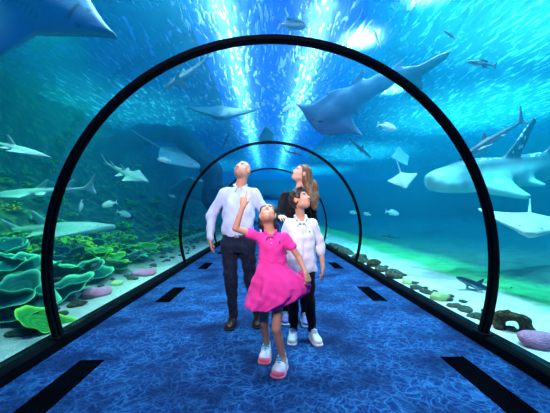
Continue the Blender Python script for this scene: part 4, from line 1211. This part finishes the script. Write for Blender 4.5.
# left rubble
rk(rk_pink2, 103, 294, .22, 'pink coral mound on the rubble right of the nearest hoop', 'coral_mound', 'coral', rz=.6, sz=.7)
rk(rk_pink2, 148, 274, .26, 'lilac coral mound halfway to the second hoop on the left', 'coral_mound', 'coral', rz=.6, sz=.6)
rk(rk_brown, 84, 304, .13, 'orange-brown rubble stone beside the pink coral mound', rz=1, sz=.6)
rk(rk_yel, 122, 284, .12, 'small yellowish coral knob right of the pink mound', 'coral_mound', 'coral', rz=1, sz=.9)
rs = random.Random(3)
for k in range(90):
    y = 1.7 + 12 * (k / 90) ** 1.3 + rs.uniform(-.1, .1); x = -2.30 - rs.random() * .5; s = rs.uniform(.035, .10)
    place_mesh('rubble_stone', rocks[k % 4], Vector((x, y, bed_z(x, y) + s * .2)), (s, s, s * .7), 'small grey rubble stone on the sand strip along the left kerb', 'stone', 'rubble along the left kerb', rs.random() * 6)

for k in range(44):
    y = 1.9 + 9 * (k / 44) ** 1.2 + rs.uniform(-.1, .1); x = 2.24 + rs.random() * .30; sc = rs.uniform(.045, .10)
    place_mesh('rubble_stone', rocks[k % 4], Vector((x, y, bed_z(x, y) + sc * .2)), (sc, sc, sc * .7), 'small grey rubble stone on the pale sand along the right kerb', 'stone', 'rubble along the right kerb', rs.random() * 6)
# dark rock arch rising off the reef beyond the nearest hoop
ap = [P(96, 182, 12.5), P(112, 150, 12.5), P(145, 133, 12.4), P(178, 135, 12.3), P(199, 152, 12.3), P(212, 172, 12.4), P(216, 200, 12.6)]
q = np.array([list(v) for v in ap]); f = Field(q.min(0) - .8, q.max(0) + .8, .08)
f.chain([np.array(v) for v in ap], [.80, .50, .40, .36, .36, .40, .55], k=.15)
f.noise(.07, 5, 3)
o = link_mesh('rock_arch', f.mesh('rock_arch')[0], basic('dark_blue_rock', (.03, .10, .16), (.012, .05, .09), 2, .95, .8, 6, .05, dist=.1))
tag(o, 'dark rock arch looming behind the pale guitarfish, between the two hoops on the left', 'rock')

# ------------------------------------------------------------------ sharks, rays and fish
def exit_Y(px, py, extra=.35):
    Y = .5
    while Y < 30:
        p = P(px, py, Y)
        if math.hypot(p.x - CX, p.z - CZ) > 2.2 + extra: return Y
        Y += .03
    return Y
def fishskin(name, rough=.5, spots=None, rnd=0.12):
    m = painted(name, rough, .3, noise_amt=rnd, scale=9)
    if spots:
        nt = m.node_tree; b = next(n for n in nt.nodes if n.type == 'BSDF_PRINCIPLED'); src = b.inputs['Base Color'].links[0].from_socket
        tc = N(nt, 'ShaderNodeTexCoord'); v = N(nt, 'ShaderNodeTexVoronoi', Scale=spots[0]); L(nt, tc.outputs['Object'], v.inputs['Vector'])
        rp = ramp(nt, v.outputs['Distance'], [(0.0, (1, 1, 1)), (spots[2], (1, 1, 1)), (spots[2] + .08, (0, 0, 0))])
        mx = N(nt, 'ShaderNodeMix', data_type='RGBA'); 
        if spots[0] == 42:
            sz = N(nt, 'ShaderNodeSeparateXYZ'); L(nt, tc.outputs['Object'], sz.inputs[0]); gt = N(nt, 'ShaderNodeMath', operation='GREATER_THAN'); gt.inputs[1].default_value = .052; L(nt, sz.outputs['Z'], gt.inputs[0])
            ml = N(nt, 'ShaderNodeMath', operation='MULTIPLY'); L(nt, gt.outputs[0], ml.inputs[0]); L(nt, rp.outputs['Color'], ml.inputs[1]); L(nt, ml.outputs[0], mx.inputs['Factor'])
        else: L(nt, rp.outputs['Color'], mx.inputs['Factor'])
        L(nt, src, mx.inputs['A']); mx.inputs['B'].default_value = spots[1] + (1,)
        L(nt, mx.outputs['Result'], b.inputs['Base Color'])
    return m
M_shark = fishskin('shark_skin'); M_pale = fishskin('pale_ray_skin'); M_spot = fishskin('spotted_skin', spots=(42, (.75, .85, .85), .28)); M_fish = fishskin('silver_scales', .35)
def counter(top, belly, z0=0.0, w=.02):
    def fn(p, c):
        t = np.clip((p[:, 2] - z0) / w + .5, 0, 1)[:, None]
        return np.array(belly) * (1 - t) + np.array(top) * t
    return fn
def arc_bend(p, k, x0=.18):
    p = np.array(p, float).reshape(-1, 3).copy(); m = p[:, 0] < x0; d = x0 - p[m, 0]; a = k * d; y = p[m, 1].copy()
    sx, sy = x0 - np.sin(a) / k, -(1 - np.cos(a)) / k      # spine curls towards -y
    p[m, 0] = sx - np.sin(a) * y * 1.0; p[m, 1] = sy + np.cos(a) * y
    return p
def finish(f, name, mat, fn, bend=0.0, sway=0.0, spots=(), arc=0.0):
    me, pos = f.mesh(name); paint(me, pos, (.5, .5, .5), spots, fn)
    p = pos.copy(); p[:, 1] += bend * (p[:, 0] - .1) ** 2 * np.sign(.1 - p[:, 0]) * 2 + sway * np.sin(p[:, 0] * 5)
    if arc:
        p = arc_bend(p, arc)
    me.vertices.foreach_set('co', p.astype(np.float32).ravel()); me.update(); me.materials.append(mat); return me
def eyes(x, y, z, r=.009): return [((x, e * y, z), r, (.01, .01, .012), .2) for e in (-1, 1)]
def shark(name, mat, top, belly, bend=.15, hammer=False, fat=1.0, caud=1.0):
    f = Field([-.68, -.26, -.14], [.54, .26, .24], .0065)
    f.xloft([(-.44, 0, .005, .010, .016), (-.36, 0, 0, .014, .022), (-.2, 0, 0, .032 * fat, .040), (0, 0, 0, .054 * fat, .060), (.18, 0, 0, .062 * fat, .064), (.34, 0, 0, .052 * fat, .050), (.44, 0, 0, .036, .032), (.49, 0, .0, .016, .014)], k=.02)
    f.plate([(.03, 0), (-.06, .07), (-.15 * caud, .17 * caud), (-.17 * caud, .165 * caud), (-.12, .07), (-.09, .01), (-.10, -.055), (-.085, -.07), (-.03, -.03)], (-.42, 0, .005), (1, 0, 0), (0, 0, 1), .013, .009, k=.012)
    f.plate([(.05, 0), (-.06, 0), (-.07, .05), (-.085, .105), (-.06, .11), (-.01, .06)], (.08, 0, .045), (1, 0, 0), (0, 0, 1), .012, .009, k=.015)
    f.plate([(.02, 0), (-.04, 0), (-.05, .04), (-.035, .05)], (-.22, 0, .03), (1, 0, 0), (0, 0, 1), .010, .008, k=.01)
    for e in (-1, 1):
        f.plate([(.05, 0), (-.05, 0), (-.075, .06), (-.12, .17), (-.095, .185), (.0, .09)], (.20, e * .035, -.025), (1, 0, 0), (0, e, -.30), .013, .008, k=.015)
        f.plate([(.025, 0), (-.03, 0), (-.06, .06), (-.045, .068)], (-.12, e * .02, -.03), (1, 0, 0), (0, e, -.4), .010, .008, k=.012)
    if hammer:
        for e in (-1, 1): f.cone((.455, 0, 0), (.43, e * .115, 0), .026, .022, k=.02, flat=((0, 0, 1), .6))
    return finish(f, name, mat, counter(top, belly, -.012), bend, spots=eyes(.42, .115 if hammer else .040, .012))
def guitarfish(name, mat, top, belly, blunt=True, bend=.15, caud=1.0, dorsal=1.0, wing=1.0, trunk=1.0, arc=0.0):
    f = Field([-.68, -.46, -.12], [.54, .46, .28], .007)
    f.xloft([(-.48, 0, .005, .012 * trunk, .014 * trunk), (-.36, 0, 0, .022 * trunk, .022 * trunk), (-.2, 0, 0, .044 * trunk, .036 * trunk), (0, 0, 0, .075 * trunk, .050), (.15, 0, 0, .095, .058), (.30, 0, 0, .085, .052), (.42, 0, 0, .06 if blunt else .035, .034), (.48, 0, 0, .035 if blunt else .012, .018 if blunt else .01)], k=.02)
    hd = [(.49, 0), (.48, .05), (.43, .095), (.36, .105), (.31, .10)] if blunt else [(.52, 0), (.46, .025), (.36, .085), (.28, .13)]
    half = hd + [(.24, .185 * wing), (.13, .285 * wing), (.10, .29 * wing), (.095, .20 * wing), (.06, .08), (.02, .06)]
    for e in (-1, 1):
        f.plate([(x, y) for x, y in half], (0, 0, -.004), (1, 0, 0), (0, e, -.06), .034, .010, k=.03)
        f.plate([(.06, .0), (.02, .10), (-.06, .165), (-.075, .155), (-.06, .06), (-.05, 0)], (-.02, e * .02, -.01), (1, 0, 0), (0, e, -.05), .018, .008, k=.02)
    for x, hgt in ((.0, .15 * dorsal), (-.26, .12 * dorsal)):
        f.plate([(.06, 0), (-.05, 0), (-.085, .45 * hgt), (-.115, hgt), (-.085, hgt * 1.03), (-.02, .55 * hgt)], (x, 0, .03), (1, 0, 0), (0, 0, 1), .014, .008, k=.015)
    f.plate([(.04, 0), (-.05, .06), (-.15 * caud, .19 * caud), (-.175 * caud, .19 * caud), (-.13 * caud, .08), (-.09, .01), (-.14 * caud, -.08 * caud), (-.12 * caud, -.095 * caud), (-.03, -.04)], (-.46, 0, .005), (1, 0, 0), (0, 0, 1), .014, .009, k=.012)
    sp = eyes(.40, .075 if blunt else .045, .03, .010)
    # mouth and gill slits of the belly
    sp += [((.37, 0, -.045), (.008, .040, .03), tuple(x * .35 for x in belly), .3)]
    for e in (-1, 1):
        sp += [((.41, e * .035, -.035), (.010, .008, .03), tuple(x * .4 for x in belly), .3)]
        for g in range(5): sp.append(((.27 - .022 * g, e * (.075 - .003 * g), -.05), (.003, .014, .03), tuple(x * .55 for x in belly), .4))
    return finish(f, name, mat, counter(top, belly, .0 if mat is not M_spot else .035), bend, spots=sp, arc=arc)
def ray(name, mat, top, belly, lift=.5, tail=.55, nose=.06):
    f = Field([-.40 - tail, -.56, -.10], [.42, .56, .30], .010)
    half = [(.36, 0), (.34, nose), (.26, .14), (.05, .42), (-.02, .50), (-.07, .49), (-.12, .34), (-.24, .12), (-.27, 0)]
    for e in (-1, 1): f.plate(half, (0, 0, 0), (1, 0, 0), (0, e, 0), .045, .012, k=.04, bend=lift * e if False else lift * e)
    f.xloft([(-.26, 0, .0, .04, .02), (-.1, 0, .01, .10, .04), (.12, 0, .015, .11, .055), (.28, 0, .01, .08, .04), (.37, 0, 0, .045, .025)], k=.05)
    f.chain([(-.24, 0, 0), (-.3 - tail * .4, 0, .02), (-.3 - tail, 0, .05)], [.022, .014, .010], k=.02)
    return finish(f, name, mat, counter(top, belly, -.004, .03), 0, .0, eyes(.26, .085, .035, .016))
def small_fish(name, mat, top, belly, deep=.17, fork=1.0, fin=(.3, .3, .3)):
    f = Field([-.56, -.12, -.30], [.52, .12, .30], .011)
    f.xloft([(-.40, 0, 0, .012, .028), (-.25, 0, 0, .035, deep * .5), (0, 0, 0, .062, deep * .95), (.2, 0, 0, .068, deep), (.36, 0, -.005, .055, deep * .72), (.46, 0, -.01, .03, deep * .35)], k=.02)
    f.plate([(.03, .02), (-.10 * fork, .17 * fork), (-.13 * fork, .17 * fork), (-.065, 0), (-.13 * fork, -.17 * fork), (-.10 * fork, -.17 * fork), (.03, -.02)], (-.41, 0, 0), (1, 0, 0), (0, 0, 1), .013, .012, k=.015)
    f.plate([(.16, 0), (-.20, 0), (-.22, .06), (.05, .085)], (0, 0, deep * .82), (1, 0, 0), (0, 0, 1), .013, .012, k=.015)
    f.plate([(.04, 0), (-.14, 0), (-.15, .055), (0, .075)], (-.06, 0, -deep * .78), (1, 0, 0), (0, 0, -1), .013, .012, k=.015)
    for e in (-1, 1): f.plate([(.03, 0), (-.02, 0), (-.12, .07), (-.10, .09)], (.20, e * .05, -.03), (1, 0, 0), (0, e, -.5), .012, .011, k=.012)
    return finish(f, name, mat, counter(top, belly, deep * .25, .05), 0, .012, eyes(.37, .050, .03, .020))
GREY, DK, PALE, WHT = (.06, .12, .17), (.015, .03, .06), (.55, .66, .66), (.80, .84, .84)
me_bow2 = guitarfish('bowmouth_spotted', M_spot, (.05, .12, .16), (.24, .60, .58), True, -.06, 1.0, .95, 1.0, 1.6)
me_bow3 = guitarfish('bowmouth_near', M_shark, (.03, .10, .20), (.14, .34, .50), False, .05, 1.0, .8, 1.4, .75)
me_wedge = guitarfish('wedgefish', M_pale, (.22, .36, .36), (.42, .54, .54), False, .12, .8, .7, .8)
me_wedge2 = guitarfish('wedgefish_spotted', fishskin('fine_spotted_skin', spots=(60, (.10, .20, .20), .18)), (.28, .42, .40), (.48, .56, .54), False, -.1, .8, .9, .8)
me_shark = shark('shark', M_shark, GREY, (.35, .5, .55), .16)
me_shark2 = shark('dark_shark', M_shark, DK, (.12, .20, .26), -.14, caud=1.25)
me_ham = shark('hammerhead', M_shark, DK, (.10, .18, .25), .12, True, .85)
me_ray = ray('ray', M_pale, (.40, .50, .52), (.62, .66, .68), .35, .5)
me_ray2 = ray('blue_ray', M_shark, (.10, .24, .36), (.30, .50, .60), -.3, .35)
me_ray3 = ray('dusky_ray', M_shark, (.05, .18, .26), (.08, .24, .34), .15, .3)
me_fish = small_fish('fish', M_fish, (.10, .22, .30), (.70, .80, .82))
me_fish2 = small_fish('white_fish', M_fish, (.60, .72, .72), (.85, .88, .86), .19)
me_slim = small_fish('slim_fish', M_fish, (.02, .06, .12), (.35, .50, .55), .085, .8)
def swim(name, me, label, cat, head, hY, tail, tY, span, roll=0, group=None, up=(0, 0, 1), face=False, arc=0.0, zs=1.0):
    """span: x of tail tip and x of snout in the mesh; hY/tY are distances beyond the point where the sight line leaves the tube"""
    e0 = max(exit_Y(*head), exit_Y(*tail)) if abs(head[0] - 269) < 300 and abs(tail[0] - 269) < 300 else exit_Y(*(head if abs(head[0] - 269) < 285 else tail))
    h = P(head[0], head[1], e0 + hY); t = P(tail[0], tail[1], e0 + tY)
    ln = (h - t).length; s = ln / (span[1] - span[0]); X = (h - t).normalized()
    if face: up = ((h + t) / 2 - Vector((0, 0, CAM_H))).normalized()      # belly towards the tunnel
    u = Vector(up); Yv = u.cross(X).normalized(); Z = X.cross(Yv)
    Rm = Matrix((X, Yv, Z)).transposed()
    lh, lt = Vector((span[1], 0, 0)), Vector((span[0], 0, 0))
    if arc:
        lt = Vector(arc_bend([span[0], 0, 0], arc)[0]); v = lh - lt; s = (h - t).length / v.length
        Rm = Rm @ Matrix.Rotation(-math.atan2(v.y, v.x), 3, 'Z')
    Rm = Matrix.Rotation(R(roll), 3, X) @ Rm
    o = bpy.data.objects.new(name, me); col.objects.link(o)
    o.matrix_world = Matrix.Translation(h - (Rm @ lh) * s) @ Rm.to_4x4() @ Matrix.Diagonal((s, s, s * zs, 1))
    tag(o, label, cat, group); return o
GF, SH, RY, FS = (-.62, .5), (-.60, .5), (-.3, .37), (-.54, .47)
swim('guitarfish', me_bow3, 'huge blue guitarfish close to the glass in the top left corner', 'guitarfish', (107, 37), .5, (-130, -95), .7, GF, -20, face=True)
def hero_guitarfish():
    c = lambda px, py: ((px - 345) / 100.0, -(py - 100) / 100.0)
    f = Field([-.56, -.40, -.16], [1.06, .50, .16], .0095)
    sp = [((322, 121), .06), ((333, 111), .10), ((347, 100), .105), ((362, 91), .095), ((378, 83), .075), ((393, 76), .050), ((404, 72), .032)]
    for (a, ra), (b_, rb) in zip(sp[:-1], sp[1:]): f.cone((*c(*a), 0), (*c(*b_), 0), ra, rb, k=.03, flat=((0, 0, 1), .5))
    pl = lambda pts, t=.018, bend=0: f.plate([c(*q) for q in pts], (0, 0, 0), (1, 0, 0), (0, 1, 0), t, t, k=.018)
    pl([(297, 102), (305, 104), (316, 102), (327, 95), (345, 92), (358, 104), (353, 114), (358, 123), (366, 132), (352, 130), (338, 132), (325, 132), (319, 128), (310, 118), (303, 108)], .030)
    pl([(327, 92), (337, 89), (346, 88), (347, 100), (334, 99)]); pl([(350, 98), (361, 100), (360, 113), (353, 110), (346, 104)])
    pl([(350, 84), (357, 74), (361, 69), (362, 74), (360, 83)], .016); pl([(380, 78), (388, 68), (395, 63), (394, 69), (392, 77)], .016)
    pl([(394, 76), (410, 68), (424, 60), (433, 57), (430, 64), (420, 72), (412, 78), (415, 90), (408, 87), (400, 80)], .022)
    bel, top = (.10, .26, .48), (.02, .06, .12)
    def fn(p, cc):
        t = np.clip(p[:, 2] / .02 + .5, 0, 1)[:, None]; w = np.clip((p[:, 0] - .44) / .15, 0, 1)[:, None]
        return (np.array(top) * (1 - t) + np.array(bel) * t) * (1 - w) + np.array(top) * w
    m_ = [((*c(323, 119), .09), (.045, .012, .08), (.03, .07, .12), .3), ((*c(316, 117), .08), (.012, .012, .08), (.03, .07, .12), .3), ((*c(325, 127), .08), (.012, .012, .08), (.03, .07, .12), .3)]
    for g in range(5): m_ += [((*c(326 + 3.2 * g, 107 - 1.2 * g), .1), (.006, .018, .08), (.06, .15, .28), .4), ((*c(337 + 2.6 * g, 121 - 2 * g), .1), (.006, .018, .08), (.06, .15, .28), .4)]
    me = finish(f, 'bowmouth_belly', M_shark, fn, spots=m_)
    Yc = 5.6; ctr = P(345, 100, Yc); d = (ctr - Vector((0, 0, CAM_H))); sc = d.length / F * 100 * Yc / d.length * 1.04
    d.normalize(); X = Vector((1, 0, 0)); X = (X - d * X.dot(d)).normalized(); Yv = (-d).cross(X).normalized(); Rm = Matrix((X, Yv, -d)).transposed()
    o = bpy.data.objects.new('guitarfish', me); col.objects.link(o)
    o.matrix_world = Matrix.Translation(ctr) @ Rm.to_4x4() @ Matrix.Scale(sc, 4)
    tag(o, 'large blue guitarfish seen from below, right of the hoop top, broad wings spread', 'guitarfish')
hero_guitarfish()
swim('guitarfish', me_bow2, 'big turquoise guitarfish with speckled fins crossing behind the right of the nearest hoop', 'guitarfish', (427, 180), .8, (610, 162), 1.0, GF, -24, zs=1.75)
swim('guitarfish', me_wedge, 'pale slender guitarfish gliding left across the nearest hoop', 'guitarfish', (-12, 198), .5, (104, 187), 1.0, GF, -10)
swim('guitarfish', me_wedge2, 'finely spotted pale guitarfish low over the plate corals at left', 'guitarfish', (113, 227), 1.0, (-30, 232), .6, GF, 12)
swim('guitarfish', me_wedge, 'pale guitarfish heading right with fins hanging, above the left reef', 'guitarfish', (150, 181), .7, (98, 163), .9, GF, 35)
swim('guitarfish', me_wedge2, 'blurred pale fish gliding before the dark reef at the left edge', 'guitarfish', (50, 158), .9, (-25, 138), .9, GF, 10)
swim('shark', me_shark, 'blue shark under the bright lamp glow inside the nearest hoop', 'shark', (162, 88), .9, (217, 56), .9, SH, 20)
swim('shark', me_shark2, 'dark shark with raised tail at the right edge above the speckled fins', 'shark', (462, 160), 1.4, (540, 111), 1.0, SH, 5)
swim('hammerhead_shark', me_ham, 'small dark hammerhead under the large blue guitarfish', 'shark', (372, 157), 2.6, (347, 136), 2.6, SH, 30)
swim('hammerhead_shark', me_ham, 'tiny hammerhead silhouette left of the bright strip above the man', 'shark', (229, 133), 2.5, (222, 150), 2.5, SH, 30)
swim('shark', me_shark2, 'tiny dark shark seen past the second hoop above the woman', 'shark', (303, 155), .6, (283, 150), .6, SH, 10)
swim('shark', me_shark2, 'dark slim shark resting over the green strip beyond the right sand', 'shark', (456, 277), .35, (516, 301), .35, SH, 0)
swim('shark', me_shark2, 'thin dark shark low over the far bed at right between the hoops', 'shark', (381, 236), 1.8, (402, 239), 1.8, SH, 0)
swim('shark', me_shark, 'grey shark shape standing in for a pale shadow on the sand left of the nearest hoop at right', 'shark', (436, 290), .15, (482, 307), .2, SH, 0)  # shark mesh added in place of a pale shadow on the sand
swim('ray', me_ray, 'white ray with pointed wings at the right edge beside the nearest hoop', 'ray', (534, 235), .9, (534, 214), 1.5, RY, -8)
swim('ray', me_ray, 'small white ray inside the nearest hoop at right, tilted', 'ray', (407, 188), 1.6, (402, 172), 1.8, RY, 30)
swim('ray', me_ray2, 'dim turquoise ray above the small white ray', 'ray', (393, 157), 4.4, (411, 156), 4.4, RY, 45, face=True)
swim('ray', me_ray3, 'blue-grey ray below the glowing patch left of the hoop top', 'ray', (221, 118), 1.8, (222, 107), 2.9, RY, 0)
swim('ray', me_ray2, 'dark ray right above the top of the second hoop', 'ray', (258, 139), 1.6, (274, 132), 1.6, RY, 35)
swim('ray', me_ray, 'hazy pale ray with a thin tail left of the man', 'ray', (199, 168), 3.8, (160, 148), 3.8, RY, 30)
swim('ray', me_ray2, 'faint ray silhouette left of the man near the second hoop', 'ray', (172, 190), 4.5, (214, 186), 4.5, RY, 20)
sm = [('fish', me_fish, 'plump grey fish overhead just right of the hoop top', (307, 22), (277, 22), .8, 10),
      ('fish', me_fish, 'slender fish pointing down beside the bright glow at upper right', (376, 25), (384, 46), .8, 60),
      ('fish', me_slim, 'small dark fish near the top edge at right, pale tail', (448, 26), (462, 35), .9, 10),
      ('fish', me_slim, 'long dark fish with a pale tail right of the guitarfish tail', (472, 58), (504, 62), .8, 0),
      ('fish', me_fish2, 'white fish below the large blue guitarfish', (398, 128), (378, 123), .9, 0),
      ('fish', me_fish2, 'pale fish with outstretched fins at the snout of the blue guitarfish', (283, 111), (300, 98), 1.2, 40),
      ('fish', me_fish2, 'pale silver fish under the hanging-fin guitarfish, left of another', (104, 206), (119, 202), 1.2, 0),
      ('fish', me_fish2, 'pale silver fish above the second hoop side of the left reef', (132, 216), (118, 211), 1.4, 0),
      ('fish', me_fish2, 'thin pale fish right below the hazy ray', (158, 159), (172, 161), 1.2, 0),
      ('fish', me_fish, 'small blue fish hanging head down right of the nearest hoop', (82, 212), (84, 199), .9, 0),
      ('fish', me_fish2, 'little pale fish far off inside the hoop at right, leftmost of three', (350, 212), (359, 213), 2.6, 0),
      ('fish', me_fish2, 'little pale fish far off inside the hoop at right, middle of three', (364, 213), (372, 215), 2.6, 0),
      ('fish', me_fish2, 'longest of the three little pale fish far off at right', (400, 214), (386, 211), 2.4, 0),
      ('fish', me_fish2, 'small pale fish beside the blue dusk left of the second hoop', (176, 197), (169, 195), 2.4, 0)]
for nm, me_, lb, hd, tl, ex, rl in sm: swim(nm, me_, lb, 'fish', hd, ex, tl, ex, FS, rl, 'small fish in the tank')
